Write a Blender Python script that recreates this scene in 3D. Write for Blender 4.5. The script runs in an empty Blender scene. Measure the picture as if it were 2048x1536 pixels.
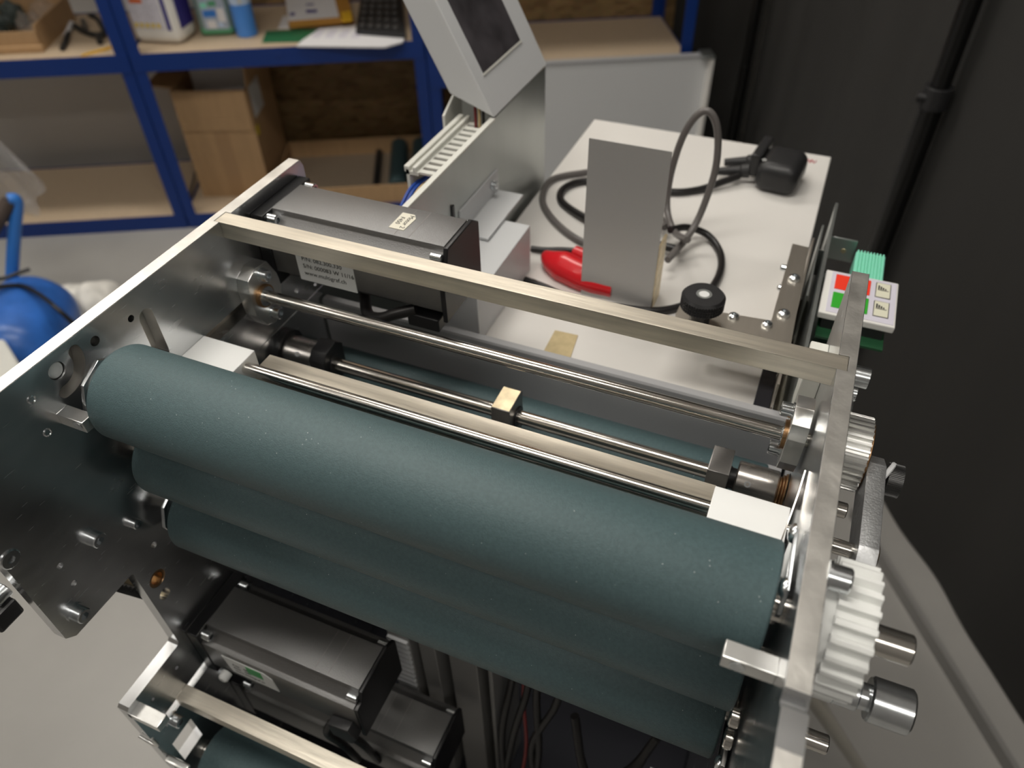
import bpy, bmesh, math, random
from mathutils import Matrix, Vector
random.seed(7)
D = bpy.data
SC = bpy.context.scene
COL = SC.collection
ZT = 1.04                      # height of the machine's plate tops above the floor; geometry below is written relative to it
PI = math.pi

# ------------------------------------------------------------------ camera (from the photograph's vanishing points)
FPX = 1518.0
YAW, PITCH, ROLL = -0.414716842, 0.759422655, -0.0251208682
CAM = Vector((0.37050028, -0.35, 0.27827317))
Fv = Vector((math.sin(YAW)*math.cos(PITCH), math.cos(YAW)*math.cos(PITCH), -math.sin(PITCH)))
R0 = Vector((math.cos(YAW), -math.sin(YAW), 0)); U0 = R0.cross(Fv)
Rv = math.cos(ROLL)*R0 + math.sin(ROLL)*U0
Uv = -math.sin(ROLL)*R0 + math.cos(ROLL)*U0
cd = D.cameras.new('camera'); co = D.objects.new('camera', cd); COL.objects.link(co)
cd.sensor_width = 36.0; cd.lens = 36.0*FPX/2048.0; cd.clip_start = 0.02; cd.clip_end = 60
co.matrix_world = Matrix(((Rv.x, Uv.x, -Fv.x, CAM.x), (Rv.y, Uv.y, -Fv.y, CAM.y), (Rv.z, Uv.z, -Fv.z, CAM.z+ZT), (0, 0, 0, 1)))
cd.dof.use_dof = True; cd.dof.focus_distance = 0.45; cd.dof.aperture_fstop = 7.0
SC.camera = co

# ------------------------------------------------------------------ world, exposure
w = D.worlds.new('world'); SC.world = w; w.use_nodes = True
w.node_tree.nodes['Background'].inputs[0].default_value = (0.95, 0.97, 1.0, 1)
w.node_tree.nodes['Background'].inputs[1].default_value = 0.12
SC.view_settings.view_transform = 'Standard'; SC.view_settings.look = 'None'
SC.view_settings.gamma = 1.0; SC.view_settings.use_curve_mapping = False
SC.view_settings.exposure = 0.06

# ------------------------------------------------------------------ helpers
def ray(px, py): return Fv + (px-1024)/FPX*Rv - (py-768)/FPX*Uv
def on(px, py, ax, v):
    d = ray(px, py); t = (v-CAM[ax])/d[ax]; return CAM + t*d
def onz(px, py, z): return on(px, py, 2, z)

MATS = {}
def mat(name, col, rough=0.5, metal=0.0, noise=0.0, nscale=40.0, stretch=None, bump=0.0, bscale=200.0, spec=0.5,
        sss=0.0, trans=0.0, alpha=1.0, rvar=0.0, ior=1.45, coat=0.0, speck=None):
    m = D.materials.new(name); m.use_nodes = True
    nt = m.node_tree; b = nt.nodes['Principled BSDF']; N = nt.nodes.new; L = nt.links.new
    b.inputs['Base Color'].default_value = (*col, 1); b.inputs['Roughness'].default_value = rough
    b.inputs['Metallic'].default_value = metal; b.inputs['Specular IOR Level'].default_value = spec
    b.inputs['IOR'].default_value = ior
    if sss: b.inputs['Subsurface Weight'].default_value = sss; b.inputs['Subsurface Radius'].default_value = (0.004, 0.004, 0.004); b.inputs['Subsurface Scale'].default_value = 1.0
    if trans: b.inputs['Transmission Weight'].default_value = trans
    if alpha < 1: b.inputs['Alpha'].default_value = alpha
    if coat: b.inputs['Coat Weight'].default_value = coat
    tc = N('ShaderNodeTexCoord'); mp = N('ShaderNodeMapping'); L(tc.outputs['Object'], mp.inputs[0])
    if stretch: mp.inputs['Scale'].default_value = stretch
    if noise or rvar:
        n = N('ShaderNodeTexNoise'); n.inputs['Scale'].default_value = nscale; n.inputs['Detail'].default_value = 5
        L(mp.outputs[0], n.inputs['Vector'])
        if noise:
            r = N('ShaderNodeValToRGB'); L(n.outputs['Fac'], r.inputs[0])
            r.color_ramp.elements[0].position = 0.3; r.color_ramp.elements[1].position = 0.7
            r.color_ramp.elements[0].color = (*[c*(1-noise) for c in col], 1)
            r.color_ramp.elements[1].color = (*[min(1, c*(1+noise)) for c in col], 1)
            last = r.outputs[0]
            if speck:
                vo = N('ShaderNodeTexVoronoi'); vo.inputs['Scale'].default_value = speck[0]; L(tc.outputs['Object'], vo.inputs['Vector'])
                lt = N('ShaderNodeMath'); lt.operation = 'LESS_THAN'; lt.inputs[1].default_value = speck[1]; L(vo.outputs['Distance'], lt.inputs[0])
                nz = N('ShaderNodeTexNoise'); nz.inputs['Scale'].default_value = speck[0]*0.35; L(tc.outputs['Object'], nz.inputs['Vector'])
                g = N('ShaderNodeMath'); g.operation = 'GREATER_THAN'; g.inputs[1].default_value = speck[2]; L(nz.outputs['Fac'], g.inputs[0])
                mu = N('ShaderNodeMath'); mu.operation = 'MULTIPLY'; L(lt.outputs[0], mu.inputs[0]); L(g.outputs[0], mu.inputs[1])
                mx = N('ShaderNodeMix'); mx.data_type = 'RGBA'; L(mu.outputs[0], mx.inputs[0]); L(last, mx.inputs[6])
                mx.inputs[7].default_value = (*speck[3], 1); last = mx.outputs[2]
            L(last, b.inputs['Base Color'])
        if rvar:
            mr = N('ShaderNodeMapRange'); mr.inputs[3].default_value = max(0.02, rough-rvar); mr.inputs[4].default_value = rough+rvar
            L(n.outputs['Fac'], mr.inputs[0]); L(mr.outputs[0], b.inputs['Roughness'])
    if bump:
        n2 = N('ShaderNodeTexNoise'); n2.inputs['Scale'].default_value = bscale; n2.inputs['Detail'].default_value = 4
        L(mp.outputs[0], n2.inputs['Vector'])
        bp = N('ShaderNodeBump'); bp.inputs['Strength'].default_value = bump; bp.inputs['Distance'].default_value = 0.001
        L(n2.outputs['Fac'], bp.inputs['Height']); L(bp.outputs[0], b.inputs['Normal'])
    MATS[name] = m; return m

mat('plate_alu', (0.68, 0.69, 0.70), 0.255, 1, noise=0.06, nscale=30, rvar=0.05, bump=0.03, bscale=120, stretch=(1, 1, 3))
mat('edge_alu', (0.74, 0.72, 0.68), 0.42, 1, noise=0.10, nscale=60, rvar=0.08, bump=0.12, bscale=300)
mat('alu', (0.80, 0.80, 0.78), 0.33, 1, noise=0.06, nscale=80, bump=0.08, bscale=400)
mat('alu_cast', (0.62, 0.63, 0.64), 0.48, 1, noise=0.10, nscale=300, bump=0.25, bscale=700)
mat('shaft_steel', (0.74, 0.71, 0.66), 0.17, 1, rvar=0.03, nscale=60)
mat('nickel_bar', (0.66, 0.61, 0.52), 0.42, 1, noise=0.16, nscale=220, stretch=(0.08, 1, 1), bump=0.10, bscale=500)
mat('brass_block', (0.66, 0.56, 0.38), 0.38, 1, noise=0.25, nscale=90, bump=0.05)
mat('zinc', (0.74, 0.77, 0.79), 0.22, 1, noise=0.06, nscale=200)
mat('steel_dark', (0.30, 0.29, 0.28), 0.38, 1, noise=0.1, nscale=100)
mat('collar_steel', (0.60, 0.57, 0.54), 0.27, 1, rvar=0.04)
mat('galv', (0.46, 0.485, 0.475), 0.40, 1, noise=0.10, nscale=14, rvar=0.06, stretch=(1, 1, 0.3))
mat('brushed_sheet', (0.62, 0.57, 0.50), 0.38, 1, noise=0.08, nscale=90, stretch=(1, 0.1, 1))
mat('bronze', (0.45, 0.27, 0.14), 0.35, 1)
mat('black_hole', (0.01, 0.01, 0.01), 0.6)
mat('teal_rubber', (0.070, 0.114, 0.122), 0.46, 0, noise=0.10, nscale=500, bump=0.35, bscale=1400, speck=(330, 0.085, 0.60, (0.45, 0.5, 0.5)))
mat('teal_dark', (0.03, 0.055, 0.06), 0.5, 0, noise=0.1, nscale=400)
mat('motor_black', (0.034, 0.032, 0.031), 0.44, 0, noise=0.25, nscale=700, bump=0.25, bscale=1500, spec=1.0, ior=1.9)
mat('motor_cap', (0.010, 0.010, 0.011), 0.36, 0, spec=0.5)
mat('black_plastic', (0.018, 0.018, 0.019), 0.42, 0, noise=0.1, nscale=200)
mat('black_steel', (0.035, 0.036, 0.045), 0.42, 0.6)
mat('cable_black', (0.014, 0.013, 0.013), 0.35)
mat('cable_grey', (0.13, 0.12, 0.115), 0.32)
mat('pom_white', (0.84, 0.85, 0.84), 0.42, 0, sss=0.25)
mat('pom_gear', (0.80, 0.81, 0.79), 0.40, 0, sss=0.35)
mat('label_white', (0.66, 0.67, 0.66), 0.5)
mat('label_cream', (0.72, 0.69, 0.58), 0.55)
mat('ink', (0.03, 0.03, 0.03), 0.6)
mat('label_green', (0.06, 0.32, 0.10), 0.5)
mat('grey_paint', (0.34, 0.34, 0.35), 0.36, 0, bump=0.1, bscale=900)
mat('light_paint', (0.60, 0.61, 0.62), 0.42, 0, bump=0.08, bscale=900)
mat('white_top', (0.68, 0.66, 0.63), 0.40, 0, noise=0.015, nscale=8)
mat('dark_sheet', (0.27, 0.265, 0.255), 0.42, 0.25)
mat('plate_grey', (0.44, 0.43, 0.42), 0.45, 0.35, noise=0.04, nscale=6)
mat('duct_white', (0.66, 0.66, 0.61), 0.5)
mat('red_plastic', (0.66, 0.012, 0.020), 0.32, coat=0.3)
mat('tan_tape', (0.50, 0.40, 0.22), 0.6, 0, noise=0.12, nscale=120)
mat('marker_red', (0.45, 0.10, 0.12), 0.6)
mat('key_red', (0.80, 0.045, 0.020), 0.4)
mat('key_green', (0.035, 0.36, 0.030), 0.4)
mat('key_face', (0.60, 0.58, 0.66), 0.45)
mat('key_cream', (0.66, 0.65, 0.52), 0.45)
mat('keypad_case', (0.72, 0.71, 0.68), 0.45)
mat('mint', (0.26, 0.74, 0.55), 0.4)
mat('pcb', (0.012, 0.060, 0.025), 0.4)
mat('screen', (0.055, 0.050, 0.056), 0.34, 0, noise=0.5, nscale=30, rvar=0.12)  # colour noise paints a mottled reflection over the smudged glass
mat('shelf_blue', (0.006, 0.033, 0.185), 0.38, 0.1)
mat('chipboard', (0.47, 0.365, 0.255), 0.62, 0, noise=0.10, nscale=220)
mat('chip_dark', (0.30, 0.235, 0.17), 0.7, 0, noise=0.12, nscale=200)
mat('cardboard', (0.42, 0.265, 0.135), 0.72, 0, noise=0.07, nscale=60, stretch=(1, 1, 0.2))
mat('cardboard_in', (0.30, 0.19, 0.10), 0.75)
mat('tape_brown', (0.36, 0.22, 0.11), 0.3)
mat('paper', (0.74, 0.73, 0.74), 0.6)
mat('paper_print', (0.62, 0.60, 0.66), 0.6, 0, noise=0.12, nscale=120)
mat('jug_white', (0.78, 0.77, 0.73), 0.35, sss=0.2)
mat('jug_blue', (0.035, 0.025, 0.21), 0.4)
mat('orange', (0.66, 0.12, 0.01), 0.5)
mat('yellow', (0.70, 0.52, 0.02), 0.5)
mat('yellow_tape', (0.78, 0.46, 0.03), 0.4, noise=0.15, nscale=90)
mat('soap', (0.42, 0.58, 0.55), 0.15, trans=0.55)
mat('soap_green', (0.10, 0.34, 0.18), 0.3)
mat('soap_label', (0.40, 0.46, 0.56), 0.4, noise=0.15, nscale=60)
mat('spray_blue', (0.075, 0.26, 0.72), 0.3)
mat('spray_pale', (0.50, 0.62, 0.80), 0.3)
mat('envelope', (0.42, 0.20, 0.035), 0.65)
mat('green_sheet', (0.02, 0.13, 0.055), 0.5)
mat('compressor_blue', (0.030, 0.13, 0.46), 0.32, 0, noise=0.30, nscale=14)
mat('handle_blue', (0.04, 0.20, 0.62), 0.35)
mat('grip_brown', (0.075, 0.055, 0.045), 0.6)
mat('rag', (0.74, 0.72, 0.67), 0.9, 0, noise=0.2, nscale=24)
mat('bag_clear', (0.85, 0.85, 0.85), 0.12, trans=0.6, alpha=0.22)
mat('bag_dark', (0.05, 0.065, 0.06), 0.35)
mat('curtain_cloth', (0.026, 0.0255, 0.024), 0.75, 0, noise=0.15, nscale=5, stretch=(1, 1, 0.1))
mat('pole_black', (0.004, 0.004, 0.004), 0.30)
mat('floor_grey', (0.330, 0.322, 0.305), 0.38, 0, noise=0.07, nscale=4, rvar=0.08)
mat('wall_paint', (0.56, 0.535, 0.50), 0.8)
mat('wall_unlit', (0.26, 0.255, 0.25), 0.8)  # wall colour darkened to stand for an unlit room end and dim the reflections
mat('ceiling_paint', (0.72, 0.71, 0.69), 0.85)
mat('rod_chrome', (0.55, 0.52, 0.44), 0.16, 1)
mat('knob_steel', (0.13, 0.13, 0.13), 0.42, 1)
mat('wire_blue', (0.02, 0.07, 0.35), 0.4); mat('wire_pink', (0.60, 0.06, 0.16), 0.4); mat('wire_sand', (0.55, 0.42, 0.22), 0.4)
mat('wire_red', (0.16, 0.02, 0.02), 0.4)
def osb():
    m = D.materials.new('osb'); m.use_nodes = True; nt = m.node_tree; b = nt.nodes['Principled BSDF']; N = nt.nodes.new; L = nt.links.new
    tc = N('ShaderNodeTexCoord'); mp = N('ShaderNodeMapping'); mp.inputs['Scale'].default_value = (1, 1, 2.4); L(tc.outputs['Object'], mp.inputs[0])
    v = N('ShaderNodeTexVoronoi'); v.inputs['Scale'].default_value = 26; L(mp.outputs[0], v.inputs['Vector'])
    n = N('ShaderNodeTexNoise'); n.inputs['Scale'].default_value = 60; n.inputs['Detail'].default_value = 6; L(mp.outputs[0], n.inputs['Vector'])
    r = N('ShaderNodeValToRGB'); L(v.outputs['Color'], r.inputs[0])
    r.color_ramp.elements[0].color = (0.20, 0.115, 0.045, 1); r.color_ramp.elements[1].color = (0.44, 0.28, 0.12, 1)
    mx = N('ShaderNodeMix'); mx.data_type = 'RGBA'; mx.blend_type = 'MULTIPLY'; mx.inputs[0].default_value = 0.5
    L(r.outputs[0], mx.inputs[6]); L(n.outputs['Color'], mx.inputs[7]); L(mx.outputs[2], b.inputs['Base Color'])
    b.inputs['Roughness'].default_value = 0.6; MATS['osb'] = m
osb()
def scratch(name):
    m = MATS[name]; nt = m.node_tree; b = nt.nodes['Principled BSDF']; N = nt.nodes.new; L = nt.links.new
    tc = N('ShaderNodeTexCoord'); prev = b.inputs['Roughness'].links[0].from_socket; acc = None
    for rot, sc in (((0.6, 0, 0), (1, 26, 460)), ((-0.9, 0, 0), (1, 20, 400)), ((1.3, 0, 0), (1, 34, 560))):
        mp = N('ShaderNodeMapping'); mp.inputs['Rotation'].default_value = rot; mp.inputs['Scale'].default_value = sc; L(tc.outputs['Object'], mp.inputs[0])
        n = N('ShaderNodeTexNoise'); n.inputs['Scale'].default_value = 2.2; n.inputs['Detail'].default_value = 1; L(mp.outputs[0], n.inputs['Vector'])
        g = N('ShaderNodeMapRange'); g.inputs[1].default_value = 0.775; g.inputs[2].default_value = 0.80; L(n.outputs['Fac'], g.inputs[0])
        if acc is None: acc = g.outputs[0]
        else: mx = N('ShaderNodeMath'); mx.operation = 'MAXIMUM'; L(acc, mx.inputs[0]); L(g.outputs[0], mx.inputs[1]); acc = mx.outputs[0]
    ml = N('ShaderNodeMath'); ml.operation = 'MULTIPLY_ADD'; ml.inputs[1].default_value = 0.22; L(acc, ml.inputs[0]); L(prev, ml.inputs[2]); L(ml.outputs[0], b.inputs['Roughness'])
scratch('plate_alu')
def emis(name, col, s):
    m = D.materials.new(name); m.use_nodes = True; b = m.node_tree.nodes['Principled BSDF']
    b.inputs['Base Color'].default_value = (0.8, 0.8, 0.8, 1); b.inputs['Emission Color'].default_value = (*col, 1); b.inputs['Emission Strength'].default_value = s; MATS[name] = m
emis('lamp_glow', (1.0, 0.95, 0.875), 17.0); emis('lamp_glow_dim', (1.0, 0.95, 0.875), 9.5)

WO = {}
def setprops(o, label=None, cat=None, group=None, kind=None):
    if label: o['label'] = label
    if cat: o['category'] = cat
    if group: o['group'] = group
    if kind: o['kind'] = kind
    return o
def thing(name, label, cat, loc, group=None):
    o = D.objects.new(name, None); COL.objects.link(o); o.empty_display_size = 0.03
    o.location = (loc[0], loc[1], loc[2]+ZT); WO[o.name] = Vector(o.location)
    return setprops(o, label, cat, group)

class MB:
    def __init__(s, xf=None): s.bm = bmesh.new(); s.xf = xf; s.ang = 0
    def _merge(s, tmp, m=None):
        if m is not None: bmesh.ops.transform(tmp, matrix=m, verts=tmp.verts)
        me = D.meshes.new('t'); tmp.to_mesh(me); tmp.free(); s.bm.from_mesh(me); D.meshes.remove(me)
    def box(s, x0, x1, y0, y1, z0, z1, bev=0.0, m=None, seg=2):
        t = bmesh.new(); bmesh.ops.create_cube(t, size=1)
        for v in t.verts: v.co = Vector(((x0+x1)/2+v.co.x*(x1-x0), (y0+y1)/2+v.co.y*(y1-y0), (z0+z1)/2+v.co.z*(z1-z0)))
        if bev: bmesh.ops.bevel(t, geom=list(t.edges), offset=bev, segments=seg, affect='EDGES', profile=0.5)
        s._merge(t, m); return s
    def lathe(s, p0, p1, prof, seg=32, hexr=None, m=None, start=0.0):
        # prof: (distance along axis, radius); hexr: indices of rings that are hexagonal
        p0 = Vector(p0); p1 = Vector(p1); ax = (p1-p0).normalized()
        u = ax.orthogonal().normalized(); v = ax.cross(u); t = bmesh.new(); rings = []
        for i, (d, r) in enumerate(prof):
            if r <= 1e-7: rings.append([t.verts.new(p0+ax*d)]); continue
            ring = []
            for k in range(seg):
                a = start+2*PI*k/seg; rr = r
                if hexr and i in hexr: rr = r*math.cos(PI/6)/math.cos((a % (PI/3))-PI/6)
                ring.append(t.verts.new(p0+ax*d+(u*math.cos(a)+v*math.sin(a))*rr))
            rings.append(ring)
        for a, b in zip(rings, rings[1:]):
            if len(a) == 1 and len(b) == 1: continue
            for k in range(seg):
                k2 = (k+1) % seg
                if len(a) == 1: t.faces.new((a[0], b[k2], b[k]))
                elif len(b) == 1: t.faces.new((a[k], a[k2], b[0]))
                else: t.faces.new((a[k], a[k2], b[k2], b[k]))
        bmesh.ops.recalc_face_normals(t, faces=t.faces)
        s._merge(t, m); return s
    def cyl(s, p0, p1, r, seg=32, bev=0.0006, m=None):
        Ln = (Vector(p1)-Vector(p0)).length; b = min(bev, Ln/3, r/3)
        return s.lathe(p0, p1, [(0, 0), (0, r-b), (b, r), (Ln-b, r), (Ln, r-b), (Ln, 0)], seg, m=m)
    def ring(s, p0, p1, r0, r1, seg=32, m=None):
        Ln = (Vector(p1)-Vector(p0)).length
        return s.lathe(p0, p1, [(0, r0), (0, r1), (Ln, r1), (Ln, r0), (0, r0)], seg, m=m)
    def prism(s, poly, ax, a0, a1, bev=0.0, m=None):
        # poly in the two other axes, in the order x: (y,z), y: (x,z), z: (x,y)
        def P(q, a):
            if ax == 'x': return (a, q[0], q[1])
            if ax == 'y': return (q[0], a, q[1])
            return (q[0], q[1], a)
        t = bmesh.new(); A = [t.verts.new(P(q, a0)) for q in poly]; B = [t.verts.new(P(q, a1)) for q in poly]; n = len(poly)
        t.faces.new(A); t.faces.new(B[::-1])
        for i in range(n): t.faces.new((A[i], A[(i+1) % n], B[(i+1) % n], B[i]))
        bmesh.ops.recalc_face_normals(t, faces=t.faces)
        if bev: bmesh.ops.bevel(t, geom=list(t.edges), offset=bev, segments=2, affect='EDGES', profile=0.5)
        s._merge(t, m); return s
    def tube(s, pts, r, seg=10, smooth=6, m=None, rfun=None):
        s.ang = 62
        P = [Vector(p) for p in pts]
        if smooth and len(P) > 2:
            Q = [P[0]+(P[0]-P[1])]+P+[P[-1]+(P[-1]-P[-2])]; out = []
            for i in range(1, len(Q)-2):
                a, b, c, d = Q[i-1:i+3]
                for k in range(smooth):
                    t_ = k/smooth
                    out.append(0.5*((2*b)+(c-a)*t_+(2*a-5*b+4*c-d)*t_*t_+(-a+3*b-3*c+d)*t_**3))
            out.append(P[-1]); P = out
        t = bmesh.new(); rings = []; nrm = None
        for i, p in enumerate(P):
            tg = (P[min(i+1, len(P)-1)]-P[max(i-1, 0)]).normalized()
            nrm = tg.orthogonal().normalized() if nrm is None else (nrm-tg*nrm.dot(tg)).normalized()
            bn = tg.cross(nrm); rr = rfun(i/(len(P)-1)) if rfun else r
            rings.append([t.verts.new(p+(nrm*math.cos(2*PI*k/seg)+bn*math.sin(2*PI*k/seg))*rr) for k in range(seg)])
        for a, b in zip(rings, rings[1:]):
            for k in range(seg): t.faces.new((a[k], a[(k+1) % seg], b[(k+1) % seg], b[k]))
        t.faces.new(rings[0][::-1]); t.faces.new(rings[-1]); bmesh.ops.recalc_face_normals(t, faces=t.faces)
        s._merge(t, m); return s
    def gear(s, c, x0, x1, ro, ri, n, bore=0.0):
        poly = []
        for k in range(n):
            a = 2*PI*k/n; st = 2*PI/n
            for f, r in ((-0.30, ri), (-0.14, ro), (0.14, ro), (0.30, ri)):
                poly.append((c[0]+math.cos(a+f*st)*r, c[1]+math.sin(a+f*st)*r))
        return s.prism(poly, 'x', x0, x1)
    def extr2d(s, outline, holes, x0, x1):
        cu = D.curves.new('c', 'CURVE'); cu.dimensions = '2D'; cu.fill_mode = 'BOTH'; cu.extrude = (x1-x0)/2
        for pl in [outline]+holes:
            sp = cu.splines.new('POLY'); sp.points.add(len(pl)-1); sp.use_cyclic_u = True
            for q, p in zip(pl, sp.points): p.co = (q[0], q[1], 0, 1)
        ob = D.objects.new('c', cu); COL.objects.link(ob); bpy.context.view_layer.update()
        me = D.meshes.new_from_object(ob.evaluated_get(bpy.context.evaluated_depsgraph_get()))
        D.objects.remove(ob); D.curves.remove(cu)
        t = bmesh.new(); t.from_mesh(me); D.meshes.remove(me); bmesh.ops.remove_doubles(t, verts=t.verts, dist=1e-6)
        xm = (x0+x1)/2
        for v in t.verts: v.co = Vector((xm+v.co.z, v.co.x, v.co.y))
        bmesh.ops.recalc_face_normals(t, faces=t.faces); s._merge(t); return s
    def mesh_from(s, verts, faces):
        t = bmesh.new(); V = [t.verts.new(v) for v in verts]
        for f in faces: t.faces.new([V[i] for i in f])
        bmesh.ops.recalc_face_normals(t, faces=t.faces); s._merge(t); return s

def obj(name, mb, m, parent=None, angle=20, label=None, cat=None, group=None, kind=None):
    me = D.meshes.new(name)
    if mb.xf is not None: bmesh.ops.transform(mb.bm, matrix=mb.xf, verts=mb.bm.verts)
    co_ = [v.co for v in mb.bm.verts]
    lo = Vector((min(c.x for c in co_), min(c.y for c in co_), min(c.z for c in co_)))
    hi = Vector((max(c.x for c in co_), max(c.y for c in co_), max(c.z for c in co_)))
    org = Vector(((lo.x+hi.x)/2, (lo.y+hi.y)/2, lo.z))
    bmesh.ops.translate(mb.bm, vec=-org, verts=mb.bm.verts); mb.bm.to_mesh(me); mb.bm.free()
    me.polygons.foreach_set('use_smooth', [True]*len(me.polygons)); me.set_sharp_from_angle(angle=math.radians(max(angle, mb.ang)))
    o = D.objects.new(name, me); COL.objects.link(o); me.materials.append(MATS[m])
    wl = org+Vector((0, 0, ZT)); WO[o.name] = wl
    if parent is not None: o.parent = parent; o.location = wl-WO[parent.name]
    else: o.location = wl
    return setprops(o, label, cat, group, kind)
def dup(o, delta, parent):
    c = o.copy(); COL.objects.link(c); c.parent = parent
    wl = WO[o.name]+Vector(delta); WO[c.name] = wl; c.location = wl-WO[parent.name] if parent else wl
    return c
def text(name, s, size, M, m, parent, extr=0.00006):
    cu = D.curves.new('t', 'FONT'); cu.body = s; cu.size = size; cu.extrude = extr; cu.align_x = 'LEFT'
    ob = D.objects.new('t', cu); COL.objects.link(ob); bpy.context.view_layer.update()
    me = D.meshes.new_from_object(ob.evaluated_get(bpy.context.evaluated_depsgraph_get())); D.objects.remove(ob); D.curves.remove(cu)
    mb = MB(); t = bmesh.new(); t.from_mesh(me); D.meshes.remove(me); mb._merge(t, M)
    return obj(name, mb, m, parent)
def axes(o, ex, ey, ez):
    ex, ey, ez = Vector(ex).normalized(), Vector(ey).normalized(), Vector(ez).normalized()
    return Matrix(((ex.x, ey.x, ez.x, o[0]), (ex.y, ey.y, ez.y, o[1]), (ex.z, ey.z, ez.z, o[2]), (0, 0, 0, 1)))
def circ(c, r, n=20): return [(c[0]+r*math.cos(2*PI*k/n), c[1]+r*math.sin(2*PI*k/n)) for k in range(n)]
def rect(a, b, c, d): return [(a, c), (b, c), (b, d), (a, d)]
def capscrew(parent, p, ax, r, h, washer=0.0, m='zinc', name='cap_screw'):
    # p: seat centre; ax: direction of the head
    ax = Vector(ax); p = Vector(p); mb = MB()
    if washer: mb.lathe(p, p+ax, [(0, 0), (0, washer), (0.0012, washer), (0.0012, 0)], 24); p = p+ax*0.0012
    b = r*0.12; q = r*0.56
    mb.lathe(p, p+ax, [(0, 0), (0, r), (h-b, r), (h, r-b), (h, q), (h-0.55*h, q), (h-0.6*h, 0)], 24, hexr=(4, 5))
    return obj(name, mb, m, parent, angle=30)

# ------------------------------------------------------------------ the setting
SA = math.radians(27.5); SO = Vector((-1.4256, 1.2314, 0))
SX = Matrix.Translation(SO) @ Matrix.Rotation(SA, 4, 'Z')          # shelf frame: s along the shelves, n away from the room, z
SXi = SX.inverted()
def sn(px, py, z): p = SXi @ onz(px, py, z); return p.x, p.y
FL = -ZT
obj('floor', MB(SX).box(-2.6, 4.2, -4.2, 0.6, FL-0.05, FL), 'floor_grey', kind='structure')
obj('ceiling', MB(SX).box(-2.6, 4.2, -4.2, 0.6, FL+2.75, FL+2.80), 'ceiling_paint', kind='structure')
obj('wall_back', MB(SX).box(-2.6, 4.2, 0.46, 0.56, FL, FL+2.75), 'wall_paint', kind='structure')
obj('wall_left', MB(SX).box(-2.6, -2.5, -4.2, 0.46, FL, FL+2.75), 'wall_paint', kind='structure')
obj('wall_right', MB(SX).box(4.1, 4.2, -4.2, 0.46, FL, FL+2.75), 'wall_paint', kind='structure')
obj('wall_front', MB(SX).box(-2.5, 4.1, -4.2, -4.1, FL, FL+2.75), 'wall_unlit', kind='structure')
ob_ = obj('trim_1', MB(SX).box(0.20, 1.75, 0.445, 0.4598, FL, FL+2.4), 'osb', kind='structure')
# ceiling lamps: flat luminaires
def lamp(s, n, ls=1.2, ln=0.3, lab='', glow='lamp_glow'):
    t = thing('ceiling_lamp', lab, 'lamp', SX @ Vector((s, n, FL+2.70)), 'flat ceiling luminaires')
    obj('housing', MB(SX).box(s-ls/2-0.02, s+ls/2+0.02, n-ln/2-0.02, n+ln/2+0.02, FL+2.715, FL+2.75, 0.004), 'light_paint', t)
    obj('diffuser', MB(SX).box(s-ls/2, s+ls/2, n-ln/2, n+ln/2, FL+2.705, FL+2.7155), glow, t)
LL = 'long white ceiling luminaire above the workshop'
for s_, n_, g_, l_ in ((-0.55, -0.35, 'lamp_glow', 1.2), (0.78, -0.45, 'lamp_glow', 0.8), (0.50, -1.90, 'lamp_glow', 1.2), (-1.4, -2.1, 'lamp_glow_dim', 1.2), (1.2, -3.4, 'lamp_glow_dim', 1.2)): lamp(s_, n_, ls=l_, lab=LL, glow=g_)

# ------------------------------------------------------------------ the folding machine
MC = thing('folding_machine', 'open paper folding machine with green rubber rollers between two aluminium side plates', 'machine', (0.205, -0.05, FL))
W = 0.41; TP = 0.010
def arc_slot(c, r, a0, a1, w, n=12):
    o = []; 
    for k in range(n+1): a = math.radians(a0+(a1-a0)*k/n); o.append((c[0]+(r+w/2)*math.cos(a), c[1]+(r+w/2)*math.sin(a)))
    e = math.radians(a1); ce = (c[0]+r*math.cos(e), c[1]+r*math.sin(e))
    for k in range(1, 7): a = e+(-PI*k/7 if a1 < a0 else PI*k/7); o.append((ce[0]+w/2*math.cos(a), ce[1]+w/2*math.sin(a)))
    for k in range(n+1): a = math.radians(a1+(a0-a1)*k/n); o.append((c[0]+(r-w/2)*math.cos(a), c[1]+(r-w/2)*math.sin(a)))
    e = math.radians(a0); ce = (c[0]+r*math.cos(e), c[1]+r*math.sin(e))
    for k in range(1, 7): a = e+PI+(-PI*k/7 if a1 < a0 else PI*k/7); o.append((ce[0]+w/2*math.cos(a), ce[1]+w/2*math.sin(a)))
    return o
def oblong(y0, y1, z0, z1, n=8):
    r = (y1-y0)/2; yc = (y0+y1)/2; o = []
    for k in range(n+1): a = PI*k/n; o.append((yc+r*math.cos(a), z1-r+r*math.sin(a)))
    for k in range(n+1): a = PI+PI*k/n; o.append((yc+r*math.cos(a), z0+r+r*math.sin(a)))
    return o
low = [(-0.2345, -0.1835), (-0.1845, -0.1840), (-0.1830, -0.1855), (-0.1825, -0.2835), (-0.1845, -0.2860), (-0.2385, -0.2860),
       (-0.2410, -0.2885), (-0.2410, -0.46), (-0.2, -0.56), (-0.2, -0.64), (0.094, -0.64)]
lowL = low[:-1]+[(0.135, -0.64), (0.135, -0.078), (0.131, -0.074), (0.094, -0.074)]
front = [(-0.2405, 0.0), (-0.2405, -0.1775)]
base_out = [(0.094, -0.006), (0.091, 0.0)]+front+lowL
notch_out = [(0.094, -0.006), (0.091, 0.0), (0.0064, 0), (0.0064, -0.0130), (-0.0064, -0.0130), (-0.0064, 0)]+front+lowL
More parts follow.
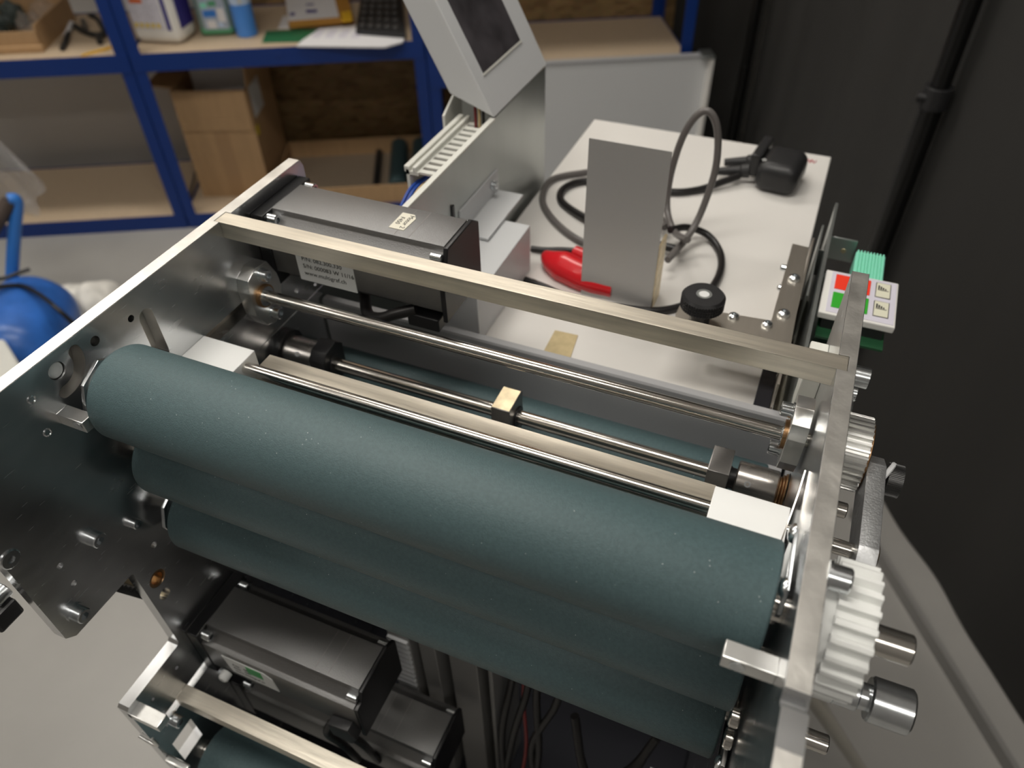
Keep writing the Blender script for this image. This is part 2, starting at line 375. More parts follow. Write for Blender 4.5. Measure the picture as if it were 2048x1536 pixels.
holesL = [oblong(-0.0950, -0.0835, -0.0600, -0.0165), circ((-0.0998, -0.0159), 0.0024), circ((-0.1279, -0.0122), 0.0033),
          circ((-0.1568, -0.0119), 0.0056), arc_slot((-0.1568, -0.0119), 0.0150, 12, -98, 0.0080), circ((-0.2171, -0.1261), 0.0023),
          circ((-0.2168, -0.1466), 0.0023), circ((-0.1598, -0.1806), 0.0028), circ((-0.1703, -0.2095), 0.0074), circ((-0.1714, -0.2286), 0.0052),
          rect(-0.052, 0.0, -0.0795, -0.0672), rect(-0.226, -0.174, -0.3440, -0.3335), rect(-0.2315, -0.2085, -0.405, -0.3715), circ((0.0504, -0.0982), 0.0026),
          circ((0.069, -0.086), 0.0026), circ((0.075, -0.108), 0.0024), circ((-0.1945, -0.305), 0.0020), circ((-0.222, -0.306), 0.0020),
          circ((0.019, -0.137), 0.0145, 28)]
PL = obj('side_plate', MB().extr2d(base_out, holesL, -TP, -TP*0.45).extr2d(notch_out, holesL, -TP*0.45, 0), 'plate_alu', MC)
groove = [(-0.1950, 0.0), (-0.1985, -0.0042), (-0.2020, -0.0036), (-0.2030, 0.0006)]
notR = [(0.094, -0.006), (0.091, 0.0), (0.0064, 0), (0.0064, -0.0130), (-0.0064, -0.0130), (-0.0064, 0)]+groove+front+low
outR = [(0.094, -0.006), (0.091, 0.0)]+groove+front+low
holesR = [circ((-0.1366, -0.0386), 0.0075), circ((-0.1306, -0.0985), 0.0075), circ((0.019, -0.137), 0.0145, 28)]
PR = obj('side_plate', MB().extr2d(notR, holesR, W, W+TP*0.55).extr2d(outR, holesR, W+TP*0.55, W+TP), 'plate_alu', MC)
# milled top edges of the two plates: thin polished lands
for pl, x0, x1 in ((PL, -TP, 0.0), (PR, W, W+TP)):
    mb = MB()
    xi0, xi1 = (x0, x0+TP*0.55) if pl is PL else (x1-TP*0.45, x1)
    mb.box(x0+0.0003, x1-0.0003, 0.0066, 0.0905, 0, 0.00025); mb.box(xi0+0.0003, xi1-0.0003, -0.0066, 0.0066, 0, 0.00025)
    if pl is PL: mb.box(x0+0.0003, x1-0.0003, -0.2400, -0.0066, 0, 0.00025)
    else: mb.box(x0+0.0003, x1-0.0003, -0.1948, -0.0066, 0, 0.00025); mb.box(x0+0.0003, x1-0.0003, -0.2400, -0.2032, 0, 0.00035)
    obj('milled_edge', mb, 'edge_alu', pl)
# things fixed to the left plate
obj('pin_end', MB().cyl((-0.0095, -0.1568, -0.0119), (-0.0010, -0.1568, -0.0119), 0.0052), 'alu', PL, label='scarred pin end flush with the plate')
obj('bushing', MB().ring((-0.0095, -0.1703, -0.2095), (-0.0005, -0.1703, -0.2095), 0.0052, 0.0073), 'bronze', PL, label='bronze bushing ring')
for y, z, r in ((-0.1774, -0.0161, 0.0026), (-0.1798, -0.0409, 0.0026)):
    obj('plug', MB().lathe((0, y, z), (1, y, z), [(-0.002, 0), (-0.002, r), (0.0005, r), (0.0007, r*0.8), (0.0002, r*0.62), (0.0002, 0)], 20), 'zinc', PL)
capscrew(PL, (0, -0.1918, -0.1291), (1, 0, 0), 0.0053, 0.0068); capscrew(PL, (0, -0.1647, -0.1472), (1, 0, 0), 0.0036, 0.0050)
capscrew(PL, (0, -0.2262, -0.1668), (1, 0, 0), 0.0053, 0.0068, 0.0066)
obj('flush_screw', MB().lathe((0, -0.2357, -0.0924), (1, -0.2357, -0.0924), [(0, 0), (0, 0.0062), (0.0008, 0.0062), (0.0012, 0.0055), (0.0012, 0.0024), (-0.0, 0.0024), (0, 0)], 24, hexr=(5, 6)), 'zinc', PL)
capscrew(PL, (0, -0.2196, -0.3470), (1, 0, 0), 0.0050, 0.0075, 0.0068); capscrew(PL, (0, -0.2120, -0.4330), (1, 0, 0), 0.0046, 0.0110)
capscrew(PL, (0, 0.030, -0.082), (1, 0, 0), 0.0026, 0.0030)
obj('backing_plate', MB().box(-0.0125, -0.0102, -0.1750, 0.0060, -0.0860, -0.0040), 'brushed_sheet', PL)
# outside of the left plate: black block with screw, bearing plate and toothed belt
obj('outer_block', MB().box(-0.044, -0.016, -0.2600, -0.2420, -0.150, -0.136, 0.002), 'black_plastic', PL)
obj('outer_screw', MB().cyl((-0.024, -0.2400, -0.1320), (-0.024, -0.2500, -0.1320), 0.0055), 'zinc', PL)
obj('outer_bearing_plate', MB().prism([(-0.200, -0.160), (-0.150, -0.160), (-0.150, -0.300), (-0.160, -0.300)], 'x', -0.0300, -0.0280), 'brass_block', PL)
mb = MB(); bd_ = Vector((0.38, -0.925)); bn_ = Vector((0.925, 0.38)); b0_ = Vector((-0.208, -0.165))
def bp_(a_, n_): v_ = b0_+bd_*a_+bn_*n_; return (v_.x, v_.y)
mb.prism([bp_(0, 0), bp_(0.145, 0), bp_(0.145, 0.0035), bp_(0, 0.0035)], 'x', -0.0278, -0.0120)
for k in range(28): mb.prism([bp_(0.002+k*0.005, 0.003), bp_(0.0048+k*0.005, 0.003), bp_(0.0044+k*0.005, 0.0062), bp_(0.0024+k*0.005, 0.0062)], 'x', -0.0278, -0.0120)
obj('toothed_belt', mb, 'black_plastic', PL)
# bent sheet hooks and small lug at the lower left edge
obj('lug', MB().box(-0.004, 0.0260, -0.2410, -0.2300, -0.3010, -0.2930, 0.0006), 'alu', PL)
obj('hook', MB().tube([(-0.009, -0.243, -0.336), (0.0, -0.243, -0.340), (0.008, -0.243, -0.3385), (0.0105, -0.243, -0.333), (0.0095, -0.243, -0.324)], 0.0012, 8), 'alu', PL)
obj('hook', MB().box(0.0, 0.0230, -0.2440, -0.2380, -0.3790, -0.3750, 0.0015), 'alu', PL)
# stop brackets
for x0, x1, hx, y0, z1 in ((0.0, 0.0196, 0.0145, -0.1700, -0.0350), (0.3878, W, 0.3945, -0.1785, -0.0235)):
    b_ = obj('stop_bracket', MB().box(x0, x1, y0, y0+0.0085, z1-0.0085, z1, 0.0004), 'alu', MC)
    obj('countersink', MB().lathe((hx, y0, z1-0.0042), (hx, y0-0.0003, z1-0.0042), [(-0.0004, 0.0), (-0.0004, 0.0022), (0.00025, 0.0034), (0.0004, 0.0034), (0.0004, 0.0026), (0.0001, 0.0010), (0.0001, 0.0)], 20), 'zinc', b_)
# cross bar let into both plates
CB = obj('cross_bar', MB().box(-0.0045, W+0.0055, -0.0062, 0.0062, -0.0128, 0.0001, 0.0004), 'nickel_bar', MC)
obj('dowel', MB().cyl((0.004, 0.0, -0.0128), (0.004, 0.0, -0.0155), 0.0025), 'zinc', CB)
capscrew(PR, (W+TP, 0.0, -0.0068), (1, 0, 0), 0.0058, 0.0085); capscrew(PR, (W+TP, -0.1366, -0.0042), (1, 0, 0), 0.0058, 0.0085, 0.0068)
capscrew(PR, (W+TP, 0.022, -0.034), (1, 0, 0), 0.0040, 0.0050); capscrew(PR, (W+TP, 0.010, -0.028), (1, 0, 0), 0.0045, 0.0070)
LB = obj('cross_bar', MB().box(0.0, W, -0.2090, -0.1955, -0.3450, -0.3320, 0.0004), 'nickel_bar', MC)
# rollers
RC = [(-0.1366, -0.0386), (-0.1306, -0.0985), (-0.1293, -0.1637)]
def roller(c, x0=0.0200, x1=0.4030, r=0.0298, jx0=0.0, jx1=W, m='teal_rubber'):
    Ln = x1-x0
    o = obj('roller', MB().lathe((x0, *c), (x1, *c), [(0.0006, 0), (0.0006, r*0.55), (0, r*0.6), (0, r-0.0022), (0.0006, r-0.0008), (0.0022, r), (Ln-0.0016, r), (Ln-0.0004, r-0.0008), (Ln, r-0.002), (Ln, r*0.5), (Ln-0.001, 0)], 96), m, MC, angle=50)
    obj('journal', MB().cyl((jx0, *c), (x0+0.001, *c), 0.0085), 'shaft_steel', o); obj('journal', MB().cyl((x1-0.001, *c), (jx1, *c), 0.0070), 'shaft_steel', o)
    return o
rl = [roller(RC[0], jx1=0.4645), roller(RC[1], jx1=0.4500), roller(RC[2], jx0=0.0, jx1=W)]
r4 = roller((0.050, -0.190), x0=0.012, x1=0.398); r5 = roller((-0.2120, -0.4300), x0=0.012, x1=0.398)
# bearing holders between the rollers and the plates
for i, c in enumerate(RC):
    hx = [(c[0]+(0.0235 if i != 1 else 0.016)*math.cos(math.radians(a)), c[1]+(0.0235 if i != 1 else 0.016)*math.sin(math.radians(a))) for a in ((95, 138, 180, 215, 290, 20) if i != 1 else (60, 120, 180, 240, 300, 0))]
    o = obj('bearing_holder', MB().prism(hx, 'x', 0.0085, 0.0115, 0.0004), 'zinc' if i != 1 else 'steel_dark', MC)  # middle holder in darker metal, painting in the shaded recess between the rollers
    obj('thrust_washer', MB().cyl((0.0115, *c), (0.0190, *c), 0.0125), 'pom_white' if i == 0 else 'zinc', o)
# latch strips, domed screws and set collars at the right-hand roller ends
def dome(p, r, h, parent):
    return obj('domed_screw', MB().lathe(p, (p[0]-1, p[1], p[2]), [(0, 0), (0, r), (h*0.35, r*0.95), (h*0.75, r*0.66), (h, 0.0)], 20), 'zinc', parent, angle=60)
def strip(name, pts, x0, x1, wz, m, parent=MC):
    v = []; f = []
    for (y, z, nx) in pts:
        for dx, dz in ((0, 0), (x1-x0, 0), (x1-x0, -wz), (0, -wz)): v.append((x0+nx+dx, y, z+dz))
    n = len(pts)
    for i in range(n-1):
        a = i*4; b = a+4
        for k in range(4): f.append((a+k, a+(k+1) % 4, b+(k+1) % 4, b+k))
    f += [(0, 1, 2, 3), ((n-1)*4+3, (n-1)*4+2, (n-1)*4+1, (n-1)*4)]
    return obj(name, MB().mesh_from(v, f), m, parent)
strip('leaf_spring', [(-0.047, -0.040, 0.0050), (-0.060, -0.045, 0.0042), (-0.072, -0.050, 0.0030), (-0.084, -0.053, 0.0016), (-0.096, -0.055, 0.0004), (-0.104, -0.056, 0.0)], 0.4032, 0.4039, 0.009, 'shaft_steel')
ls_ = obj('latch_plate', MB().prism([(-0.102, -0.022), (-0.140, -0.019), (-0.146, -0.030), (-0.138, -0.052), (-0.105, -0.050)], 'x', 0.4062, 0.4085, 0.0003), 'zinc', MC)
dome((0.4060, -0.1090, -0.0180), 0.0050, 0.0030, ls_); dome((0.4060, -0.1420, -0.0150), 0.0048, 0.0030, ls_)
l2_ = obj('latch_plate', MB().prism([(-0.120, -0.150), (-0.170, -0.146), (-0.176, -0.156), (-0.168, -0.175), (-0.118, -0.178)], 'x', 0.4062, 0.4085, 0.0003), 'steel_dark', MC)
dome((0.4060, -0.1660, -0.1545), 0.0048, 0.0030, l2_)
obj('spacer', MB().cyl((0.4032, -0.1560, -0.1180), (0.4080, -0.1560, -0.1180), 0.0052), 'shaft_steel', MC)
obj('spacer', MB().cyl((0.4040, -0.1600, -0.1350), (0.4085, -0.1600, -0.1350), 0.0055), 'shaft_steel', MC)
kn_ = MB(); kn_.gear((-0.1775, -0.1700), 0.3965, W, 0.0072, 0.0066, 36); obj('knurled_nut', kn_, 'zinc', MC)
obj('pin', MB().cyl((0.3860, -0.1790, -0.1720), (0.3970, -0.1790, -0.1720), 0.0028), 'zinc', MC)
obj('clamp_block', MB().box(0.3720, 0.3900, -0.1860, -0.1720, -0.1920, -0.1780, 0.0005), 'alu', MC)
capscrew(MC, (0.3720, -0.1790, -0.1850), (-1, 0, 0), 0.0045, 0.0090)
# white slide blocks with the front shaft and the flat bar behind it
for x0, x1 in ((0.0, 0.0440), (0.3657, 0.4078)):
    obj('slide_block', MB().box(x0, x1, -0.1000, -0.0528, -0.0960, -0.0662, 0.0005), 'pom_white', MC, label='white plastic slide block')
obj('front_shaft', MB().cyl((0.0400, -0.0650, -0.0722), (0.4470, -0.0650, -0.0722), 0.0043, 32), 'shaft_steel', MC)
obj('flat_bar', MB().box(0.0440, 0.3660, -0.0600, -0.0405, -0.0960, -0.0800, 0.0003), 'nickel_bar', MC)
# back shaft with flanged bearings
BS = (0.0035, -0.0670)
obj('back_shaft', MB().cyl((0.0050, *BS), (0.4300, *BS), 0.0046, 32), 'shaft_steel', MC)
for sgn, xa in ((1, 0.0), (-1, W-0.002)):
    xb = xa+sgn*0.0105
    pr = [(-0.0075, -0.0470), (0.0030, -0.0420), (0.0160, -0.0440), (0.0230, -0.0590), (0.0250, -0.0700), (0.0190, -0.0880), (0.0080, -0.0960), (-0.0020, -0.0920), (-0.0095, -0.0780), (-0.0105, -0.0570)]
    fo = obj('bearing_flange', MB().prism(pr, 'x', min(xa, xb), max(xa, xb), 0.0004), 'alu', MC)
    obj('bearing_ring', MB().ring((xb-sgn*0.0002, *BS), (xb+sgn*0.0024, *BS), 0.0066, 0.0092), 'bronze', fo)
    obj('bearing_seal', MB().ring((xb-sgn*0.0002, *BS), (xb+sgn*0.0032, *BS), 0.0047, 0.0078), 'zinc', fo)
    capscrew(fo, (xb, 0.0065, -0.0495), (sgn, 0, 0), 0.0046, 0.0064, 0.0056); capscrew(fo, (xb, 0.0080, -0.0855), (sgn, 0, 0), 0.0046, 0.0064, 0.0056)
# middle shaft with collars and clamp blocks
MSC = (0.0190, -0.1370)
MS = obj('middle_shaft', MB().cyl((0.0, *MSC), (0.4500, *MSC), 0.0054, 32), 'shaft_steel', MC)
obj('seal_ring', MB().ring((-0.001, *MSC), (0.0060, *MSC), 0.0110, 0.0185), 'black_plastic', MC)
c1 = obj('set_collar', MB().cyl((0.0060, *MSC), (0.0345, *MSC), 0.0142, 40, 0.001), 'collar_steel', MC)
c2 = obj('set_collar', MB().cyl((0.3760, *MSC), (0.4040, *MSC), 0.0138, 40, 0.001), 'collar_steel', MC)
for c_, x_ in ((c1, 0.022), (c2, 0.3845)):
    d_ = Vector((0, -0.72, 0.69)).normalized(); p_ = Vector((x_, MSC[0], MSC[1]))+d_*0.0136
    obj('grub_screw', MB().lathe(p_, p_+d_, [(0, 0), (0, 0.0022), (0.0008, 0.0022), (0.0008, 0.0013), (0.0001, 0.0013), (0.0001, 0)], 18, hexr=(3, 4)), 'zinc', c_)
obj('shaft_ring', MB().ring((0.3715, *MSC), (0.3760, *MSC), 0.0054, 0.0075), 'black_plastic', MC)
obj('bearing_stack', MB().cyl((0.4040, *MSC), (0.4062, *MSC), 0.0105).cyl((0.4062, *MSC), (0.4080, *MSC), 0.0120).cyl((0.4080, *MSC), (0.4095, *MSC), 0.0135), 'bronze', MC)
for x0, x1, m_, hexa in ((0.0345, 0.0490, 'black_plastic', 1), (0.1970, 0.2120, 'brass_block', 0), (0.3570, 0.3715, 'steel_dark', 0)):
    if hexa: pr = [(0.006, -0.1275), (0.012, -0.1210), (0.026, -0.1190), (0.034, -0.1260), (0.034, -0.1560), (0.006, -0.1560)]
    else: pr = [(0.0040, -0.1185), (0.0280, -0.1185), (0.0300, -0.1205), (0.0300, -0.1560), (0.0040, -0.1560)]
    b_ = obj('clamp_block', MB().prism(pr, 'x', x0, x1, 0.0006), m_ if m_ != 'brass_block' else 'steel_dark', MC)
    if m_ == 'brass_block': obj('worn_top', MB().box(x0+0.0005, x1-0.0005, 0.0046, 0.0274, -0.1186, -0.11825), 'brass_block', b_, label='worn brass coloured top face')
    obj('clamp_bore', MB().ring((x1, *MSC), (x1+0.0012, *MSC), 0.0054, 0.0082), 'black_plastic', b_)
# grey folded channel behind the shafts
prof = [(0.0780, -0.1760), (0.0700, -0.1800), (0.0695, -0.1788), (0.0768, -0.1750), (0.0768, -0.1262), (0.0780, -0.1245), (0.0840, -0.1245), (0.0840, -0.1258), (0.0785, -0.1258)]
obj('folded_channel', MB().prism(prof[::-1], 'x', 0.0020, 0.4080), 'grey_paint', MC)
obj('lower_rail', MB().box(-0.0005, 0.0006, -0.0500, 0.0900, -0.1200, -0.1150), 'plate_alu', MC)
# motors
def motor(x0, x1, cy, ct, h=0.030, flange=0.011, name='stepper_motor'):
    cz = ct-h
    g = 0.0115                                     # corner grooves
    def sec(hh, gg): return [(cy-hh+gg, cz+hh), (cy+hh-gg, cz+hh), (cy+hh-gg+0.001, cz+hh-0.004), (cy+hh-0.004, cz+hh-gg+0.001), (cy+hh, cz+hh-gg), (cy+hh, cz-hh+gg), (cy+hh-0.004, cz-hh+gg-0.001), (cy+hh-gg+0.001, cz-hh+0.004),
                             (cy+hh-gg, cz-hh), (cy-hh+gg, cz-hh), (cy-hh+gg-0.001, cz-hh+0.004), (cy-hh+0.004, cz-hh+gg-0.001), (cy-hh, cz-hh+gg), (cy-hh, cz+hh-gg), (cy-hh+0.004, cz+hh-gg+0.001), (cy-hh+gg-0.001, cz+hh-0.004)]
    o = obj(name, MB().prism(sec(h, g), 'x', x0+flange-0.0005, x1-0.0035, 0.0005), 'motor_black', MC)
    obj('motor_flange', MB().box(x0, x0+flange, cy-h-0.0010, cy+h+0.0010, cz-h-0.001, cz+h-0.0004, 0.0012), 'motor_cap', o)
    obj('end_cap', MB().prism([(cy-h+0.010, cz+h-0.0004), (cy+h-0.010, cz+h-0.0004), (cy+h, cz+h-0.007), (cy+h, cz-h+0.002), (cy-h, cz-h+0.002), (cy-h, cz+h-0.012), (cy-h+0.007, cz+h-0.011)], 'x', x1-0.0036, x1, 0.0008), 'motor_cap', o)
    for sy in (-1, 1):
        capscrew(o, (x0+flange, cy+sy*(h-0.0055), cz+h-0.0055), (1, 0, 0), 0.0042, 0.0080)
        obj('cover_screw', MB().cyl((x1-0.012, cy+sy*(h-0.0065), cz+h-0.0065), (x1-0.0030, cy+sy*(h-0.0065), cz+h-0.0065), 0.0026), 'zinc', o)
    for fx in (0.70, 0.78):
        xx = x0+flange+(x1-x0-flange)*fx
        obj('joint_line', MB().box(xx, xx+0.0004, cy-h+g+0.0005, cy+h-g-0.0005, cz+h-0.0003, cz+h+0.0001), 'steel_dark', o)
    return o, cz
M1, z1 = motor(0.0, 0.1560, 0.0545, -0.0095)
yf = 0.0245
# side nameplate and hand-written label
l1 = obj('nameplate', MB().box(0.0320, 0.0820, yf-0.0003, yf+0.0002, -0.0600, -0.0235), 'label_white', M1, label='white printed nameplate')
for k, (s_, sz) in enumerate((('P/N: 082.300.330', 0.0050), ('S/N: 000083 W 11/16', 0.0050), ('www.multigraf.ch', 0.0052))):
    text('print', s_, sz, axes((0.0370, yf-0.00036, -0.0415-0.0064*k), (1, 0, 0), (0, 0, 1), (0, -1, 0)), 'ink', l1)
l2 = obj('paper_tag', MB().prism([(0.1050, 0.0435), (0.1170, 0.0435), (0.1180, 0.0600), (0.1150, 0.0645), (0.1050, 0.0645)], 'z', -0.0096, -0.0091), 'label_cream', M1, label='hand written cream paper tag')
text('handwriting', 'Motor 2', 0.0052, axes((0.1125, 0.0628, -0.0090), (0, -1, 0), (1, 0, 0), (0, 0, 1)), 'ink', l2)
text('handwriting', 'F450', 0.0050, axes((0.1068, 0.0590, -0.0090), (0, -1, 0), (1, 0, 0), (0, 0, 1)), 'ink', l2)
obj('motor_cable', MB().tube([(0.128, 0.030, -0.066), (0.112, 0.026, -0.072), (0.098, 0.024, -0.079), (0.085, 0.028, -0.082), (0.076, 0.040, -0.078), (0.070, 0.052, -0.068)], 0.0046), 'cable_black', M1)
obj('cable_gland', MB().box(0.1220, 0.1480, 0.0250, 0.0600, -0.0790, -0.0680, 0.001), 'motor_cap', M1)
M2, z2 = motor(0.0, 0.1580, -0.1430, -0.2830)
yf2 = -0.1732
l3 = obj('nameplate', MB().prism([(0.0290, -0.3010), (0.0700, -0.3010), (0.0770, -0.3060), (0.0790, -0.3260), (0.0330, -0.3260)], 'y', yf2-0.0003, yf2+0.0002), 'label_white', M2, label='white nameplate with a green square')
obj('green_print', MB().box(0.0520, 0.0670, yf2-0.0005, yf2-0.0003, -0.3140, -0.3025), 'label_green', l3)
for k, s_ in enumerate(('P/N:   082', 'S/N:   000', 'www.multigraf.ch')):
    text('print', s_, 0.0042, axes((0.0370, yf2-0.00036, -0.3120-0.0048*k), (1, 0, 0), (0, 0, 1), (0, -1, 0)), 'ink', l3)
obj('cable_clip', MB().prism([(0.130, -0.322), (0.150, -0.318), (0.156, -0.330), (0.150, -0.343), (0.132, -0.341)], 'y', -0.182, -0.173, 0.0015), 'black_plastic', M2)
for x_, dy in ((0.128, 0.0), (0.145, 0.006)):
    obj('motor_cable', MB().tube([(x_, -0.176, -0.335), (x_-0.004, -0.180+dy, -0.350), (x_+0.003, -0.176+dy, -0.375), (x_+0.006, -0.170+dy, -0.42)], 0.0034), 'cable_black', M2)
obj('terminal_cap', MB().lathe((0.0250, -0.1740, -0.3330), (0.0250, -0.1840, -0.3330), [(0, 0), (0, 0.0045), (0.006, 0.0045), (0.0075, 0.0030), (0.0075, 0)], 16), 'pom_white', M2)
M3, z3 = motor(0.0, 0.2050, -0.1330, -0.3900)
# right-hand drive side: gears, toothed pulley, link arm, hubs
for c, x0, x1 in ((RC[0], 0.4270, 0.4440), (RC[2], 0.4240, 0.4380)):
    g = MB(); g.gear(c, x0, x1, 0.0308, 0.0272, 24); g.cyl((W+TP, *c), (x0+0.001, *c), 0.0270); o = obj('drive_gear', g, 'pom_gear', MC, label='white plastic spur gear')
    obj('gear_hub', MB().cyl((x1-0.0005, *c), (x1+0.0030, *c), 0.0105), 'pom_gear', o)
cr = Vector((0.4535, RC[0][0], RC[0][1]))+Vector((0, -0.75, 0.66))*0.0048
obj('cross_hole', MB().cyl(cr, cr+Vector((0, -0.75, 0.66))*0.0008, 0.0021), 'black_hole', rl[0])
hb = obj('drive_hub', MB().cyl((W+TP, *RC[1]), (0.4470, *RC[1]), 0.0088), 'pom_gear', MC)
obj('hub_ring', MB().cyl((0.4470, *RC[1]), (0.4585, *RC[1]), 0.0086), 'zinc', hb); obj('hub_groove', MB().cyl((0.4580, *RC[1]), (0.4635, *RC[1]), 0.0068), 'zinc', hb)
obj('hub_cap', MB().cyl((0.4630, *RC[1]), (0.4830, *RC[1]), 0.0114, 48, 0.001), 'zinc', hb, label='large zinc plated cap')
obj('stub_shaft', MB().cyl((0.4370, *RC[2]), (0.4605, *RC[2]), 0.0056), 'shaft_steel', MC)
pl = MB(); pl.gear(BS, W+TP, 0.4420, 0.0230, 0.0206, 36); po = obj('toothed_pulley', pl, 'alu', MC)
obj('pulley_flange', MB().cyl((0.4420, *BS), (0.4432, *BS), 0.0205), 'bronze', po)
arm = [(-0.0780, -0.0640), (-0.0700, -0.0595), (-0.0080, -0.0595), (0.0040, -0.0660), (0.0060, -0.0740), (0.0000, -0.0830), (-0.0640, -0.0850), (-0.0760, -0.0800)]
ao = obj('link_arm', MB().prism(arm, 'x', 0.4432, 0.4535, 0.0005), 'alu_cast', MC)
obj('arm_bush', MB().cyl((0.4535, -0.0650, -0.0722), (0.4550, -0.0650, -0.0722), 0.0080), 'bronze', ao)
obj('knob_washer', MB().cyl((0.4535, -0.0060, -0.0700), (0.4560, -0.0070, -0.0705), 0.0105), 'light_paint', ao)
kb = MB(); kb.gear((-0.0070, -0.0705), 0.4560, 0.4640, 0.0098, 0.0093, 60); obj('knurled_knob', kb, 'knob_steel', ao)
# base of the machine under the rollers
obj('base_tray', MB().box(0.0, W, -0.2000, 0.0900, -0.6400, -0.6200, 0.002), 'black_steel', MC)
obj('base_cabinet', MB().box(0.0, W, -0.1900, 0.0840, FL, -0.6400, 0.004), 'black_steel', MC)
obj('back_sheet', MB().box(0.0, W, 0.0860, 0.0880, -0.6200, -0.1850), 'black_steel', MC)
ps = obj('power_supply', MB().box(0.1300, 0.1520, -0.0900, -0.0200, -0.6200, -0.3300, 0.001), 'dark_sheet', MC)
for k in range(30): obj('cooling_fin', MB().box(0.1310, 0.1510, -0.0930, -0.0898, -0.3420-0.0090*k, -0.3375-0.0090*k), 'light_paint', ps)
obj('support_column', MB().box(0.1600, 0.1760, -0.0880, -0.0300, -0.6200, -0.2600, 0.001), 'dark_sheet', MC); obj('support_column', MB().box(0.1880, 0.2150, -0.0860, -0.0300, -0.6200, -0.2700, 0.001), 'dark_sheet', MC)
obj('support_column', MB().box(0.2250, 0.2290, -0.0860, -0.0300, -0.6200, -0.2700, 0.001), 'dark_sheet', MC)
rnd = random.Random(3)
for k, m_ in enumerate(('cable_black', 'cable_black', 'wire_red', 'cable_black', 'cable_black')):
    a = 0.245+0.008*k
    obj('loom_cable', MB().tube([(a, -0.058, -0.300), (a+rnd.uniform(-.01, .01), -0.070, -0.380), (a-0.010+rnd.uniform(-.015, .015), -0.090, -0.46), (a+rnd.uniform(-.01, .02), -0.105, -0.55), (a+0.01, -0.10, -0.618)], 0.0036 if m_ == 'cable_black' else 0.0018), m_, MC)
obj('loom_cable', MB().tube([(0.300, -0.070, -0.40), (0.318, -0.090, -0.455), (0.338, -0.090, -0.465), (0.360, -0.075, -0.44), (0.372, -0.060, -0.40)], 0.0042), 'cable_black', MC)
obj('loom_cable', MB().tube([(0.365, -0.07, -0.43), (0.345, -0.105, -0.50), (0.318, -0.120, -0.56), (0.310, -0.120, -0.618)], 0.0042), 'cable_black', MC)
obj('support_strut', MB().tube([(0.4200, -0.030, -0.220), (0.523, 0.068, -0.500), (0.633, 0.1745, -0.800), (0.721, 0.260, FL+0.002)], 0.0085, 20, 1), 'rod_chrome', MC)
obj('strut_foot', MB().lathe((0.721, 0.260, FL), (0.721, 0.260, FL+0.03), [(0, 0), (0, 0.03), (0.008, 0.03), (0.022, 0.012), (0.022, 0)], 20), 'black_plastic', MC)
# feed adjuster behind the right plate: bracket, thumb knob, rails, keypad
FZ = -0.100
fb = obj('feed_bracket', MB().prism([(0.3715, 0.274), (0.3855, 0.273), (0.3900, 0.128), (0.3880, 0.112), (0.3000, 0.108), (0.3000, 0.150), (0.3714, 0.157)], 'z', FZ-0.003, FZ, 0.0003), 'brushed_sheet', MC)
for px, py, r in ((1588, 558, 0.0050), (1567, 629, 0.0050), (1534, 650, 0.0043), (1467, 634, 0.0043)):
    p = onz(px, py, FZ)
    obj('pan_screw', MB().lathe(p, p+Vector((0, 0, 1)), [(0, 0), (0, r), (r*0.5, r*0.9), (r*0.75, r*0.55), (r*0.75, r*0.3), (r*0.4, r*0.25), (r*0.4, 0)], 20), 'zinc', fb)
for px, py in ((1557, 575), (1563, 535)):
    p = onz(px, py, FZ-0.004); obj('side_screw', MB().lathe((p.x+0.004, p.y, p.z), (p.x-1, p.y, p.z), [(0, 0), (0, 0.003), (0.004, 0.0028), (0.005, 0.0015), (0.005, 0)], 16), 'zinc', fb)
KN = (0.3190, 0.1350)
tk = MB(); n_ = 48
tk.lathe((*KN, -0.0860), (*KN, 1), [(0, 0), (0, 0.0150), (0.0015, 0.0162), (0.0105, 0.0162), (0.0125, 0.0148), (0.0125, 0)], 48)
for k in range(n_):
    a = 2*PI*k/n_
    for j in range(4): tk.box(0.0158, 0.0167, -0.0006, 0.0006, -0.0846+j*0.0025, -0.0830+j*0.0025, m=Matrix.Translation((*KN, 0)) @ Matrix.Rotation(a, 4, 'Z'))
ko = obj('thumb_knob', tk, 'black_plastic', fb)
obj('knob_insert', MB().ring((*KN, -0.0736), (*KN, -0.0731), 0.0040, 0.0060), 'galv', ko); obj('knob_core', MB().cyl((*KN, -0.0737), (*KN, -0.0733), 0.0045), 'label_white', ko)
obj('knob_stem', MB().cyl((*KN, FZ), (*KN, -0.0860), 0.0078), 'black_plastic', ko)
sb = obj('sensor_strip', MB().box(0.3310, 0.3800, 0.1480, 0.1560, -0.1330, -0.1260), 'black_plastic', MC)
for x0, x1, m_ in ((0.3245, 0.3275, 'wire_red'), (0.3275, 0.3320, 'key_green'), (0.3800, 0.3850, 'key_green'), (0.3850, 0.3880, 'wire_red')):
    obj('strip_end', MB().box(x0, x1, 0.1470, 0.1570, -0.1335, -0.1255), m_, sb)
obj('sensor_post', MB().box(0.3750, 0.3865, 0.090, 0.146, -0.240, -0.1340), 'black_steel', MC)
obj('guide_rail', MB().box(0.3870, 0.3885, 0.085, 0.290, -0.165, -0.100), 'brushed_sheet', MC)
obj('guide_rail', MB().box(0.3990, 0.4015, 0.085, 0.345, -0.185, -0.092), 'galv', MC)
obj('guide_rail', MB().box(0.3925, 0.3940, 0.200, 0.315, -0.160, -0.100), 'galv', MC)
obj('rail_spacer', MB().box(0.3940, 0.3990, 0.2780, 0.2795, -0.130, -0.104), 'galv', MC)
gp = obj('guide_tube', MB().cyl((0.3945, 0.0900, -0.150), (0.3945, 0.2600, -0.150), 0.0045), 'shaft_steel', MC)
